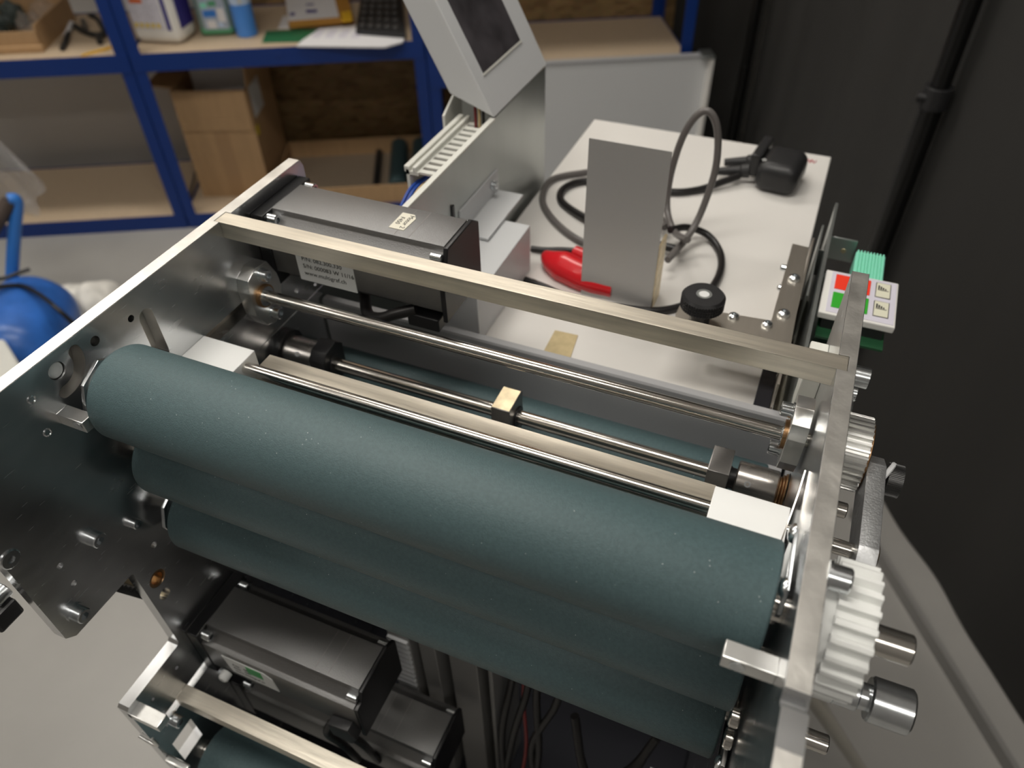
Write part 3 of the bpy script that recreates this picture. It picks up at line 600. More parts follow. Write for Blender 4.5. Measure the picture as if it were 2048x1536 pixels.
tb = obj('mounting_tab', MB().box(0.4015, 0.4250, 0.2980, 0.3000, -0.123, -0.100, 0.001), 'galv', MC)
obj('tab_hole', MB().cyl((0.4155, 0.2978, -0.1120), (0.4155, 0.2972, -0.1120), 0.0024), 'brass_block', tb)
kp = obj('keypad', MB().box(0.4035, 0.4600, 0.1750, 0.2365, -0.1010, -0.0950, 0.0010), 'keypad_case', MC, label='white membrane keypad with red and green keys')
obj('keypad_face', MB().box(0.4085, 0.4585, 0.1775, 0.2345, -0.0951, -0.0946), 'key_face', kp)
for cx, pair in ((0.4175, ('key_red', 'key_green')), (0.4330, ('key_red', 'key_green')), (0.4485, ('label_white', 'label_white'))):
    for cy_, m_ in zip((0.2205, 0.1945), pair):
        if m_ == 'label_white':
            k_ = obj('key', MB().box(cx-0.0058, cx+0.0058, cy_-0.0105, cy_+0.0105, -0.0948, -0.0942, 0.0002), 'steel_dark', kp)
            obj('key_cap', MB().box(cx-0.0052, cx+0.0052, cy_-0.0098, cy_+0.0098, -0.0944, -0.0940, 0.00015), 'key_cream', k_)
            for q in range(4): obj('key_print', MB().box(cx-0.0040+q*0.0017, cx-0.0028+q*0.0017, cy_+0.0005, cy_+0.0060-q*0.0012, -0.0941, -0.09385), 'ink', k_)
            obj('key_print', MB().box(cx-0.0040, cx+0.0040, cy_-0.0008, cy_-0.0001, -0.0941, -0.09385), 'ink', k_)
        else: obj('key', MB().box(cx-0.0058, cx+0.0058, cy_-0.0105, cy_+0.0105, -0.0949, -0.0940, 0.0003), m_, kp)
obj('circuit_board', MB().box(0.4060, 0.4560, 0.1640, 0.2250, -0.1120, -0.1100), 'pcb', MC); obj('board_clip', MB().box(0.4080, 0.4540, 0.1760, 0.2250, -0.1100, -0.1010), 'black_plastic', MC)
obj('board_support', MB().box(0.4015, 0.4200, 0.1100, 0.2300, -0.1450, -0.1280), 'galv', MC)
cn = MB(); cn.box(0.4255, 0.4500, 0.2400, 0.2920, -0.1260, -0.1060, 0.001)
for k in range(9): cn.box(0.4265+k*0.0026, 0.4277+k*0.0026, 0.2460, 0.2910, -0.1062, -0.1040)
obj('connector', cn, 'mint', MC, label='mint green ribbed plug connector'); obj('connector_arm', MB().box(0.4015, 0.4260, 0.250, 0.256, -0.124, -0.112), 'galv', MC)
obj('plate_spacer', MB().box(W+TP, 0.4300, 0.0160, 0.0300, -0.0850, -0.0500, 0.001), 'galv', MC)
obj('clear_block', MB().box(0.3985, W, 0.0450, 0.0720, -0.0950, -0.0450, 0.001), 'duct_white', MC)

# ------------------------------------------------------------------ white cabinet table behind the machine and what lies on it
TZ = -0.150
WT = thing('equipment_table', 'white laminate cabinet table behind the folding machine, covered with cables', 'table', (0.24, 0.33, FL))
obj('table_top', MB().box(0.0955, 0.3880, 0.0900, 0.5600, TZ-0.018, TZ, 0.001), 'white_top', WT)
obj('table_body', MB().box(0.1050, 0.3680, 0.1100, 0.5500, FL, TZ-0.018), 'white_top', WT)
p = onz(1615, 322, TZ)
sc_ = MB()
for k in range(4): sc_.tube([(p.x-0.011+0.0045*k, p.y-0.004, TZ+0.0002), (p.x-0.009+0.0045*k, p.y+0.005, TZ+0.0002), (p.x-0.006+0.0045*k, p.y-0.003, TZ+0.0002), (p.x-0.004+0.0045*k, p.y+0.004, TZ+0.0002)], 0.0006, 5, 3)
obj('marker_scribble', sc_, 'marker_red', WT, label='red marker scribble')
# cover box under the upper motor
cv = obj('sheet_metal_cover', MB().box(0.0940, 0.1430, 0.1000, 0.2180, TZ, -0.1000, 0.0008), 'light_paint', label='light grey sheet metal cover box beside the black motor', cat='cover')
# upright guide plate
up = thing('guide_plate', 'grey upright sheet metal plate standing on the white table', 'metal plate', (0.235, 0.2, TZ))
obj('plate_sheet', MB().box(0.2010, 0.2680, 0.1990, 0.2002, TZ, 0.0035), 'plate_grey', up)
obj('plate_foot', MB().box(0.2010, 0.2680, 0.2002, 0.2250, TZ, TZ+0.0012), 'plate_grey', up)
obj('side_tab', MB().box(0.2668, 0.2690, 0.2002, 0.2250, TZ, TZ+0.0650), 'brass_block', up)
# tan cardboard strip
a, b, c, d = onz(1110, 662, TZ), onz(1156, 672, TZ), onz(1140, 718, TZ), onz(1085, 708, TZ)
obj('tape_strip', MB().prism([(q.x, q.y) for q in (a, b, c, d)], 'z', TZ, TZ+0.0010), 'tan_tape', label='short tan strip of masking tape on the white table', cat='tape')
# red handled tool, mostly behind the plate
rt = thing('pliers', 'red plastic handled pliers lying behind the grey upright plate', 'pliers', (0.165, 0.232, TZ))
hp = [onz(x, y, TZ+0.010) for x, y in ((1088, 508), (1104, 522), (1132, 536), (1175, 556), (1230, 570))]
hv = MB(); hv.tube(hp, 0.010, 14, 6, rfun=lambda t: 0.0095*(0.45+1.3*min(t*2.2, 1)*(1-0.25*t)) if t > 0 else 0.003); obj('handle_grip', hv, 'red_plastic', rt)
hp2 = [onz(x, y, TZ+0.008) for x, y in ((1150, 505), (1185, 520), (1235, 545))]
obj('handle_grip', MB().tube(hp2, 0.007, 12, 6), 'red_plastic', rt)
jx = onz(1240, 568, TZ+0.008); obj('jaws', MB().tube([jx, jx+Vector((0.030, 0.004, 0))], 0.008, 12, 4, rfun=lambda t: 0.009-0.005*t), 'steel_dark', rt)
# mains cables
def cable(name, pts, r, m, label, z0=TZ, group=None):
    return obj(name, MB().tube([onz(x, y, z0+r+h) for x, y, h in pts], r, 10, 8), m, label=label, cat='cable', group=group)
cable('power_cable', [(1360, 500, 0.004), (1320, 490, .004), (1250, 470, .004), (1175, 438, 0.002), (1130, 410, 0), (1120, 390, 0), (1135, 372, 0), (1175, 362, 0), (1260, 362, 0), (1335, 383, 0), (1395, 380, 0.0), (1450, 362, 0.004), (1478, 352, .006)], 0.0040, 'cable_black', 'thick black power cable running into the black adapter on the white table')
cable('signal_cable', [(1325, 505, 0.002), (1250, 500, .0), (1180, 490, 0), (1130, 462, 0), (1095, 425, 0), (1085, 395, 0), (1100, 362, 0), (1150, 348, 0), (1230, 345, 0.0), (1300, 395, 0.009), (1330, 455, 0.012)], 0.0036, 'cable_grey', 'grey cable looped in a wide curve on the white table')
lp = [on(x, y, 1, yv) for x, y, yv in ((1335, 520, .26), (1372, 478, .30), (1400, 430, .32), (1428, 350, .33), (1436, 290, .33), (1432, 245, .33), (1415, 222, .33), (1390, 235, .33), (1365, 275, .33), (1345, 335, .33), (1335, 390, .33), (1336, 430, .32), (1350, 465, .30), (1375, 480, .27))]
obj('looped_cable', MB().tube(lp, 0.0034, 10, 8), 'cable_grey', label='grey cable standing up in a tall narrow loop beside the grey plate', cat='cable')
cable('black_cable', [(1340, 460, 0.02), (1375, 455, 0.012), (1415, 470, 0.004), (1440, 505, 0), (1440, 545, 0), (1415, 585, 0), (1370, 610, 0), (1310, 622, 0), (1240, 615, 0), (1150, 600, 0), (1090, 575, 0), (1050, 560, 0)], 0.0036, 'cable_black', 'black cable curving around the thumb knob on the white table')
cable('black_cable', [(1062, 497, 0.001), (1090, 500, .001), (1130, 500, .001), (1180, 505, .001)], 0.0030, 'cable_black', 'short black cable passing behind the red pliers')
# adapter
ad = thing('power_adapter', 'black rounded power adapter block with plug on the white table', 'power adapter', (0.338, 0.45, TZ))
A0, A1, A2 = onz(1500, 382, TZ), onz(1585, 402, TZ), onz(1612, 352, TZ)
ang = math.atan2((A1-A0).y, (A1-A0).x); am = Matrix.Translation((A0.x, A0.y, TZ)) @ Matrix.Rotation(ang, 4, 'Z')
obj('adapter_body', MB().box(0.0, 0.046, 0.0, 0.058, 0.0, 0.034, 0.012, m=am, seg=5), 'black_plastic', ad)
obj('plug_flange', MB().box(-0.010, 0.002, 0.012, 0.066, 0.010, 0.036, 0.003, m=am), 'black_plastic', ad)
for yy in (0.018, 0.042):
    obj('strain_relief', MB().lathe(am @ Vector((-0.009, yy, 0.014)), am @ Vector((-0.045, yy-0.008, 0.008)), [(0, 0), (0, 0.008), (0.008, 0.0075), (0.010, 0.006), (0.026, 0.0048), (0.034, 0.0042), (0.034, 0)], 16), 'black_plastic', ad)
obj('rating_print', MB().ring(am @ Vector((0.006, 0.010, 0.0338)), am @ Vector((0.006, 0.010, 0.0343)), 0.0016, 0.0022), 'label_white', ad)

# ------------------------------------------------------------------ control console
CC = thing('control_console', 'grey touch screen terminal on a galvanised steel cabinet panel', 'control console', (0.06, 0.25, FL))
obj('steel_panel', MB().box(0.0885, 0.0905, 0.0900, 0.3920, FL, -0.0240), 'galv', CC)
obj('panel_return', MB().box(-0.0100, 0.0885, 0.3900, 0.3920, FL, -0.0600), 'galv', CC)
obj('panel_back', MB().box(-0.0120, -0.0100, 0.1200, 0.3920, FL, -0.1400), 'galv', CC)
obj('panel_edge', MB().box(0.0868, 0.0922, 0.0900, 0.2600, -0.0250, -0.0228, 0.0005), 'duct_white', CC)
al = math.radians(62); u_ = Vector((-math.cos(al), 0, math.sin(al))); P0 = Vector((0.092, 0.258, -0.022))
wv = Vector((-math.cos(math.radians(20)), 0, math.sin(math.radians(20))))
def q2(L_, t_): v = P0+u_*L_+wv*t_; return (v.x, v.z)
sb_ = obj('terminal_housing', MB().prism([q2(0, 0), q2(0.20, 0), q2(0.185, 0.044), q2(0, 0.047)], 'y', 0.2580, 0.3930, 0.0012), 'light_paint', CC)
nf = Vector((math.sin(al), 0, math.cos(al)))
def face_box(y0, y1, L0, L1, d0, d1):
    pts = []
    for d_ in (d0, d1):
        for y_, L_ in ((y0, L0), (y1, L0), (y1, L1), (y0, L1)): v = P0+u_*L_+nf*d_; pts.append((v.x, 0.258+y_, v.z))
    return MB().mesh_from(pts, [(0, 1, 2, 3), (7, 6, 5, 4), (0, 4, 5, 1), (1, 5, 6, 2), (2, 6, 7, 3), (3, 7, 4, 0)])
obj('touch_screen', face_box(0.0165, 0.1040, 0.0365, 0.170, -0.001, 0.0004), 'screen', sb_, label='dark smudged touch screen with a mottled reflection painted in')
obj('screen_bezel', face_box(0.0150, 0.1055, 0.0345, 0.0365, -0.001, 0.0009), 'duct_white', sb_)
# slotted cable duct
dt = obj('cable_duct', MB().box(0.0500, 0.0530, 0.1640, 0.2740, -0.075, -0.034).box(0.0480, 0.0535, 0.1640, 0.2740, -0.037, -0.031, 0.001).box(0.0560, 0.0600, 0.1640, 0.2740, -0.037, -0.031, 0.001).box(0.050, 0.062, 0.164, 0.274, -0.0385, -0.0355), 'duct_white', CC)
for k in range(11): obj('duct_finger', MB().box(0.0620, 0.0880, 0.1650+k*0.0099, 0.1705+k*0.0099, -0.0375, -0.0350, 0.0003), 'duct_white', dt)
obj('duct_floor', MB().box(0.0530, 0.0885, 0.166, 0.272, -0.076, -0.074), 'duct_white', dt)
obj('duct_lid', MB().prism([(0.262, -0.030), (0.300, -0.012), (0.300, -0.06), (0.262, -0.075)], 'x', 0.036, 0.0385, 0.0003), 'duct_white', CC)
for k, m_ in enumerate(('wire_blue', 'wire_blue', 'wire_sand', 'wire_sand', 'wire_pink', 'wire_pink', 'cable_black')):
    x_ = 0.056+0.0038*k
    obj('wire', MB().tube([(x_+0.004, 0.200, -0.052), (x_, 0.166, -0.048), (x_-0.002, 0.146, -0.056), (x_-0.006, 0.130, -0.078), (x_-0.008, 0.124, -0.13)], 0.0015, 8), m_, CC)
for k, m_ in enumerate(('wire_red', 'wire_sand', 'cable_black')):
    obj('wire', MB().tube([(0.070+0.004*k, 0.262, -0.060), (0.070+0.004*k, 0.264, -0.030), (0.068+0.004*k, 0.268, -0.012)], 0.0015, 8), m_, CC)
br = obj('angle_bracket', MB().prism([(0.0906, -0.0740), (0.0920, -0.0740), (0.0920, -0.0965), (0.1180, -0.0965), (0.1180, -0.0985), (0.0906, -0.0985)], 'y', 0.1780, 0.2620), 'light_paint', CC)
for y_ in (0.160, 0.246): capscrew(CC, (0.0925 if y_ > 0.2 else 0.0905, y_, -0.0830), (1, 0, 0), 0.0034, 0.0042, 0.0042)
obj('grommet_strip', MB().box(0.0906, 0.0920, 0.1640, 0.1680, -0.0840, -0.0620), 'black_plastic', CC)
obj('terminal_block', MB().box(0.0300, 0.0560, 0.1300, 0.1600, -0.1200, -0.0850, 0.002), 'duct_white', CC)

# ------------------------------------------------------------------ blue shelving
ZU, ZL = -0.487, -0.990
def shelf(s0, s1, zs, lab, zb=(None,)):
    t = thing('shelving_unit', lab, 'shelf', SX @ Vector(((s0+s1)/2, 0.19, FL)))
    pw = 0.034; H = 1.80
    for sa, sg in ((s0, 1), (s1, -1)):
        for na, ng in ((0.0, 1), (0.38, -1)):
            m_ = MB(SX); x0, x1 = sorted((sa, sa+sg*pw)); m_.box(x0, x1, *sorted((na, na+ng*0.002)), FL, FL+H, 0.0004)
            y0, y1 = sorted((na, na+ng*pw)); m_.box(*sorted((sa, sa+sg*0.002)), y0, y1, FL, FL+H, 0.0004)
            obj('post', m_, 'shelf_blue', t)
    for z in zs:
        for n0, n1 in ((-0.0015, 0.0), (0.38, 0.3815)):
            obj('beam', MB(SX).box(s0+0.004, s1-0.004, n0, n1, z-0.050, z, 0.0004).box(s0+0.004, s1-0.004, *((0.0, 0.022) if n0 < 0 else (0.358, 0.38)), z-0.012, z-0.0105), 'shelf_blue', t)
        for sa in (s0+0.002, s1-0.0035): obj('side_beam', MB(SX).box(sa, sa+0.0015, 0.0, 0.38, z-0.050, z, 0.0004), 'shelf_blue', t)
        obj('shelf_board', MB(SX).box(s0+0.004, s1-0.004, 0.002, 0.378, z-0.0105, z-0.003), 'chipboard', t)
    return t
shelf(-0.850, -0.0345, (ZU, ZL, ZU+0.5), 'blue metal shelving unit with an open cardboard tray and black tools on it')
s2 = shelf(-0.0335, 0.7850, (ZU, ZL, ZU+0.5), 'blue metal shelving unit holding bottles above and an open carton below')
s3 = shelf(0.7860, 1.560, (-0.575, ZL, ZU+0.5), 'blue metal shelving unit half hidden by a leaning light grey panel')
p_ = SXi @ onz(555, 113, ZU-0.02)
obj('rivet', MB(SX).cyl((p_.x, 0.001, ZU-0.020), (p_.x, -0.0035, ZU-0.020), 0.005), 'shelf_blue', s2)
lp_ = thing('leaning_panel', 'light grey framed metal panel leaning upright against the blue shelving', 'panel', SX @ Vector((1.30, -0.05, FL)))
obj('panel_face', MB(SX).box(0.97, 1.600, -0.052, -0.050, FL, -0.552), 'light_paint', lp_)
obj('panel_frame', MB(SX).box(1.595, 1.604, -0.085, -0.030, FL, -0.548, 0.001), 'white_top', lp_)
obj('panel_frame', MB(SX).box(0.97, 1.600, -0.054, -0.030, -0.556, -0.548, 0.001), 'grey_paint', lp_)
obj('panel_corner', MB(SX).box(1.570, 1.606, -0.086, -0.028, -0.5485, -0.540, 0.002), 'galv', lp_)

def place(px, py, z): return SXi @ onz(px, py, z)
# --- things on the upper boards
ZUB = ZU-0.003
# open cardboard tray with clear bags
a = place(30, 106, ZUB); b = place(88, 104, ZUB); c = place(134, 40, ZUB)
tr = thing('cardboard_tray', 'open cardboard tray filled with clear plastic bags on the blue shelf', 'box', SX @ Vector(((a.x+b.x)/2-0.05, a.y+0.1, ZUB)))
tx0, tx1, ty0, ty1 = b.x-0.19, b.x, b.y+0.004, 0.33
obj('tray_base', MB(SX).box(tx0, tx1, ty0, ty1, ZUB, ZUB+0.004), 'cardboard', tr)
for x0, x1, y0, y1, h in ((tx0, tx1, ty0, ty0+0.005, 0.055), (tx0, tx1, ty1-0.005, ty1, 0.075), (tx0, tx0+0.005, ty0, ty1, 0.07), (tx1-0.005, tx1, ty0, ty1, 0.07)):
    obj('tray_wall', MB(SX).box(x0, x1, y0, y1, ZUB+0.004, ZUB+h, 0.001), 'cardboard', tr)
obj('tray_lip', MB(SX).box(tx0, tx1+0.004, ty0-0.010, ty0, ZUB, ZUB+0.020, 0.004), 'cardboard', tr)
def blob(name, c, r, m, amp, seed, parent=None, flat=1.0, xf=SX, **kw):
    t = bmesh.new(); bmesh.ops.create_icosphere(t, subdivisions=4, radius=1.0); rr = random.Random(seed)
    ph = [(rr.uniform(0, 6), rr.uniform(2, 7), rr.uniform(2, 7), rr.uniform(2, 7)) for _ in range(7)]
    for v in t.verts:
        d_ = 1+amp*sum(math.sin(p0+a_*v.co.x+b_*v.co.y+c_*v.co.z) for p0, a_, b_, c_ in ph)/3
        zz = v.co.z*d_; v.co = Vector((c[0]+v.co.x*d_*r[0], c[1]+v.co.y*d_*r[1], c[2]+max(zz, -0.9*flat)*r[2]))
    mb = MB(xf); mb._merge(t); return obj(name, mb, m, parent, angle=70, **kw)
for i, (fx, fy, m_, lab) in enumerate(((0.27, 0.28, 'bag_dark', 'dark grey plastic bag of parts at the front of the cardboard tray'), (0.74, 0.30, 'bag_clear', 'clear plastic bag of parts at the front of the cardboard tray'),
                                       (0.27, 0.72, 'bag_dark', 'dark grey plastic bag of parts against the back wall of the cardboard tray'), (0.74, 0.72, 'bag_clear', 'clear plastic bag of parts against the back wall of the cardboard tray'))):
    blob('parts_bag', (tx0+(tx1-tx0)*fx, ty0+(ty1-ty0)*fy, ZUB+0.043), ((tx1-tx0)*0.19, (ty1-ty0)*0.16, 0.040), m_, 0.16, i, label=lab, cat='bag', group='bags in the cardboard tray')
# pliers and hand tools
def tool(name, pts, r, m, parent, z=ZUB, h=0.008): return obj(name, MB().tube([onz(x, y, z+h) for x, y in pts], r, 10, 5), m, parent)
t1 = thing('knife', 'white and black craft knife lying beside the cardboard tray', 'knife', onz(145, 70, ZUB))
tool('knife_handle', ((143, 46), (138, 58), (132, 72)), 0.0075, 'paper', t1); tool('knife_grip', ((135, 66), (131, 82), (124, 97)), 0.0075, 'black_plastic', t1)
t2 = thing('crimping_pliers', 'black crimping pliers lying on the shelf beside the blue post', 'pliers', onz(185, 65, ZUB))
tool('pliers_arm', ((150, 52), (168, 63), (190, 70), (210, 70)), 0.0085, 'black_plastic', t2); tool('pliers_arm', ((180, 30), (195, 38), (206, 58), (208, 66)), 0.0075, 'black_plastic', t2)
tool('pliers_head', ((166, 42), (170, 56)), 0.008, 'steel_dark', t2); tool('pliers_jaw', ((196, 70), (200, 84)), 0.009, 'black_plastic', t2)
y0_, y1_ = onz(170, 112, ZUB), onz(219, 98, ZUB)
obj('tape_piece', MB().prism([(y0_.x-0.004, y0_.y-0.008), (y1_.x, y1_.y-0.012), (y1_.x+0.004, y1_.y+0.010), (y0_.x, y0_.y+0.012)], 'z', ZUB, ZUB+0.0060), 'yellow_tape', label='yellow strip of tape at the shelf edge beside the post', cat='tape')
# detergent canister
cpos = place(328, 90, ZUB); cx, cy = cpos.x, cpos.y+0.054
jg = thing('canister', 'large white plastic canister with a printed label and five yellow warning squares', 'canister', SX @ Vector((cx, cy, ZUB)))
def rbox(x0, x1, y0, y1, z0, z1, r, xf=SX): return MB(xf).box(x0, x1, y0, y1, z0, z1, r, seg=5)
CRa = math.radians(-14); CM = Matrix.Translation((cx, cy, 0)) @ Matrix.Rotation(CRa, 4, 'Z')
def cbox(*a, **k): return MB(SX).box(*a, m=CM, **k)
obj('canister_body', cbox(-0.073, 0.073, -0.052, 0.052, ZUB, ZUB+0.26, bev=0.024, seg=6), 'jug_white', jg)
obj('canister_cap', MB(SX).lathe((CM @ Vector((0.03, 0, ZUB+0.25))), (CM @ Vector((0.03, 0, ZUB+0.30))), [(0, 0), (0, 0.026), (0.045, 0.025), (0.045, 0)], 28), 'jug_blue', jg)
lb = obj('front_label', cbox(-0.060, 0.034, -0.0528, -0.0518, ZUB+0.042, ZUB+0.22), 'paper_print', jg)
obj('label_bar', cbox(-0.050, -0.012, -0.0533, -0.0527, ZUB+0.110, ZUB+0.121), 'orange', lb)
for k in range(5): obj('hazard_square', cbox(-0.056+k*0.0168, -0.046+k*0.0168, -0.0533, -0.0527, ZUB+0.046, ZUB+0.058), 'yellow', lb)
obj('side_label', cbox(0.0718, 0.0735, -0.036, 0.036, ZUB+0.040, ZUB+0.22), 'jug_blue', jg)
obj('blue_panel', cbox(0.040, 0.052, -0.0528, -0.0518, ZUB+0.040, ZUB+0.22), 'jug_blue', jg)
# soap refill
sp = place(437, 73, ZUB); sbx, sby = sp.x, sp.y+0.034
so = thing('soap_bottle', 'translucent green soap bottle with a blue and green label on the shelf', 'bottle', SX @ Vector((sbx, sby, ZUB)))
obj('bottle_body', rbox(sbx-0.050, sbx+0.050, sby-0.034, sby+0.034, ZUB, ZUB+0.22, 0.018), 'soap', so)
obj('green_base', rbox(sbx-0.046, sbx+0.046, sby-0.0345, sby+0.030, ZUB+0.003, ZUB+0.028, 0.009), 'soap_green', so)
sl = obj('bottle_label', MB(SX).box(sbx-0.030, sbx+0.038, sby-0.0352, sby-0.0338, ZUB+0.020, ZUB+0.19), 'soap_label', so)
for x0, x1, z0, z1, m_ in ((-0.028, -0.010, 0.078, 0.092, 'mint'), (-0.006, 0.016, 0.082, 0.096, 'soap_green'), (-0.026, 0.010, 0.054, 0.072, 'handle_blue'), (0.014, 0.034, 0.040, 0.076, 'paper'), (-0.020, 0.004, 0.024, 0.044, 'paper'), (0.010, 0.024, 0.026, 0.038, 'spray_pale')):
    obj('label_patch', MB(SX).box(sbx+x0, sbx+x1, sby-0.0357, sby-0.0351, ZUB+z0, ZUB+z1), m_, sl)
obj('bottle_cap', MB(SX).lathe((sbx, sby, ZUB+0.215), (sbx, sby, 1), [(0, 0), (0, 0.018), (0.03, 0.016), (0.03, 0)], 20), 'paper', so)
# spray can
cp = place(494, 72, ZUB)
ca = thing('spray_can', 'light blue spray can standing beside the soap bottle', 'spray can', SX @ Vector((cp.x, cp.y+0.012, ZUB)))
cc = (cp.x, cp.y+0.012)
obj('can_body', MB(SX).lathe((*cc, ZUB), (*cc, 1), [(0, 0), (0, 0.028), (0.003, 0.030), (0.085, 0.030), (0.17, 0.030), (0.185, 0.022), (0.185, 0)], 32), 'spray_blue', ca)
obj('can_band', MB(SX).ring((*cc, ZUB+0.088), (*cc, ZUB+0.168), 0.0300, 0.0303), 'spray_pale', ca)
obj('can_emblem', MB(SX).cyl((cc[0]+0.008, cc[1]-0.0290, ZUB+0.10), (cc[0]+0.009, cc[1]-0.0302, ZUB+0.10), 0.009), 'label_white', ca)
obj('can_nozzle', MB(SX).cyl((*cc, ZUB+0.185), (*cc, ZUB+0.205), 0.008), 'paper', ca)
# flat papers: green sheet, brochure, black folder, envelope
def flat(name, pts, z0, th, m, label=None, cat=None, parent=None):
    return obj(name, MB().prism([tuple(onz(x, y, z0)[:2]) for x, y in pts], 'z', z0, z0+th), m, parent, label=label, cat=cat)
flat('green_booklet', ((524, 86), (534, 64), (640, 60), (622, 84)), ZUB, 0.003, 'green_sheet', 'dark green booklet lying flat at the shelf front', 'booklet')
bro = flat('brochure', ((594, 94), (604, 84), (640, 60), (720, 52), (812, 72), (806, 86), (770, 96)), ZUB+0.003, 0.004, 'paper', 'white brochure with grey picture boxes overhanging the shelf front', 'brochure')
for k in range(4): flat('picture_box', ((622+26*k, 76), (634+26*k, 60), (650+26*k, 58), (640+26*k, 76)), ZUB+0.007, 0.0003, 'paper_print', parent=bro)
kf = thing('keyboard', 'black computer keyboard lying on the papers on the shelf', 'keyboard', onz(765, 45, ZUB+0.008))
kq = [onz(x, y, ZUB+0.012) for x, y in ((712, 66), (728, -30), (800, -36), (812, 76))]
kq[3] = onz(812, 74, ZUB+0.012)
obj('keyboard_case', MB().prism([tuple(q[:2]) for q in kq], 'z', ZUB+0.008, ZUB+0.022, 0.001), 'black_plastic', kf)
for i in range(7):
    for j in range(5):
        f0, f1 = (i+0.7)/8.2, (j+0.5)/5.4
        aa = kq[0].lerp(kq[1], f0); bb = kq[3].lerp(kq[2], f0); pp = aa.lerp(bb, 0.05+f1*0.92); dd = (bb-aa).normalized()
        mm = Matrix.Translation((pp.x, pp.y, ZUB+0.022)) @ Matrix.Rotation(math.atan2(dd.y, dd.x), 4, 'Z')
        obj('keycap', MB().box(-0.0075, 0.0075, -0.009, 0.009, 0, 0.004, 0.001, m=mm), 'motor_black', kf)
env = thing('envelope', 'brown padded envelope with a white address label on the shelf', 'envelope', onz(640, 30, ZUB))
obj('envelope_body', MB().prism([tuple(onz(x, y, ZUB+0.008)[:2]) for x, y in ((580, 58), (566, -20), (690, -26), (708, 46))], 'z', ZUB+0.0075, ZUB+0.026, 0.003), 'envelope', env)
el = flat('address_label', ((577, 42), (570, -4), (668, -8), (678, 34)), ZUB+0.026, 0.0004, 'paper', parent=env)
for x0, y0, x1, y1 in ((580, 26, 590, 32), (612, 20, 634, 26), (612, 8, 628, 11)): flat('label_print', ((x0, y1), (x0, y0), (x1, y0-1), (x1, y1-1)), ZUB+0.0264, 0.0003, 'jug_blue', parent=el)
flat('envelope_tape', ((684, 44), (682, 24), (702, 22), (704, 42)), ZUB+0.026, 0.0005, 'yellow_tape', parent=env)
flat('paper_scrap', ((556, 58), (566, 34), (576, 32), (578, 58)), ZUB, 0.002, 'paper', 'small white paper scrap beside the brown envelope', 'paper')
b0 = place(720, 20, ZUB); 
# --- things on the lower boards
ZLB = ZL-0.003
q0, q1 = place(408, 393, ZLB), place(545, 392, ZLB)
bx = thing('carton', 'open brown cardboard carton with a white sheet inside on the bottom shelf', 'box', SX @ Vector(((q0.x+q1.x)/2, q0.y+0.12, ZLB)))
bang = math.atan2(q1.y-q0.y, q1.x-q0.x); bw = (q1-q0).length; bd = 0.255; bh = 0.355
BM = Matrix.Translation((q0.x, q0.y, ZLB)) @ Matrix.Rotation(bang, 4, 'Z')
def bbox(*a, **k): return MB(SX).box(*a, m=BM, **k)
obj('carton_front', bbox(0, bw, 0, 0.005, 0, bh), 'cardboard', bx); obj('carton_back', bbox(0, bw, bd-0.005, bd, 0, bh), 'cardboard', bx)
obj('carton_side', bbox(0, 0.005, 0.005, bd-0.005, 0, bh), 'cardboard', bx); obj('carton_side', bbox(bw-0.005, bw, 0.005, bd-0.005, 0, bh), 'cardboard', bx)
obj('carton_base', bbox(0.005, bw-0.005, 0.005, bd-0.005, 0, 0.005), 'cardboard_in', bx)
obj('carton_flap', bbox(0.004, bw-0.004, -0.006, -0.002, bh-0.125, bh+0.0005), 'cardboard', bx)
obj('carton_flap', MB(SX).prism([(0, 0), (-0.075, 0.012), (-0.074, 0.016), (0.004, 0.004)], 'y', 0.02, bd-0.02, m=BM @ Matrix.Translation((0, 0, bh-0.004))), 'cardboard', bx)
obj('carton_flap', MB(SX).prism([(0, 0), (0.010, 0.085), (0.006, 0.086), (-0.004, 0.002)], 'y', 0.02, bd-0.02, m=BM @ Matrix.Translation((bw, 0, bh-0.004))), 'cardboard', bx)
obj('packing_tape', bbox(bw*0.42, bw*0.62, -0.0006, 0.0002, 0.0, bh-0.125), 'tape_brown', bx)
obj('side_sticker', bbox(bw-0.0002, bw+0.0006, 0.030, 0.13, bh-0.10, bh-0.005), 'label_white', bx); obj('yellow_dot', bbox(bw, bw+0.0012, 0.014, 0.034, bh-0.150, bh-0.120), 'yellow', bx)
obj('paper_sheet', MB(SX).box(0.03, bw-0.03, 0.06, 0.066, 0.030, bh+0.040, m=BM @ Matrix.Rotation(math.radians(-8), 4, 'X')), 'paper', label='white sheet standing inside the open cardboard carton', cat='paper')
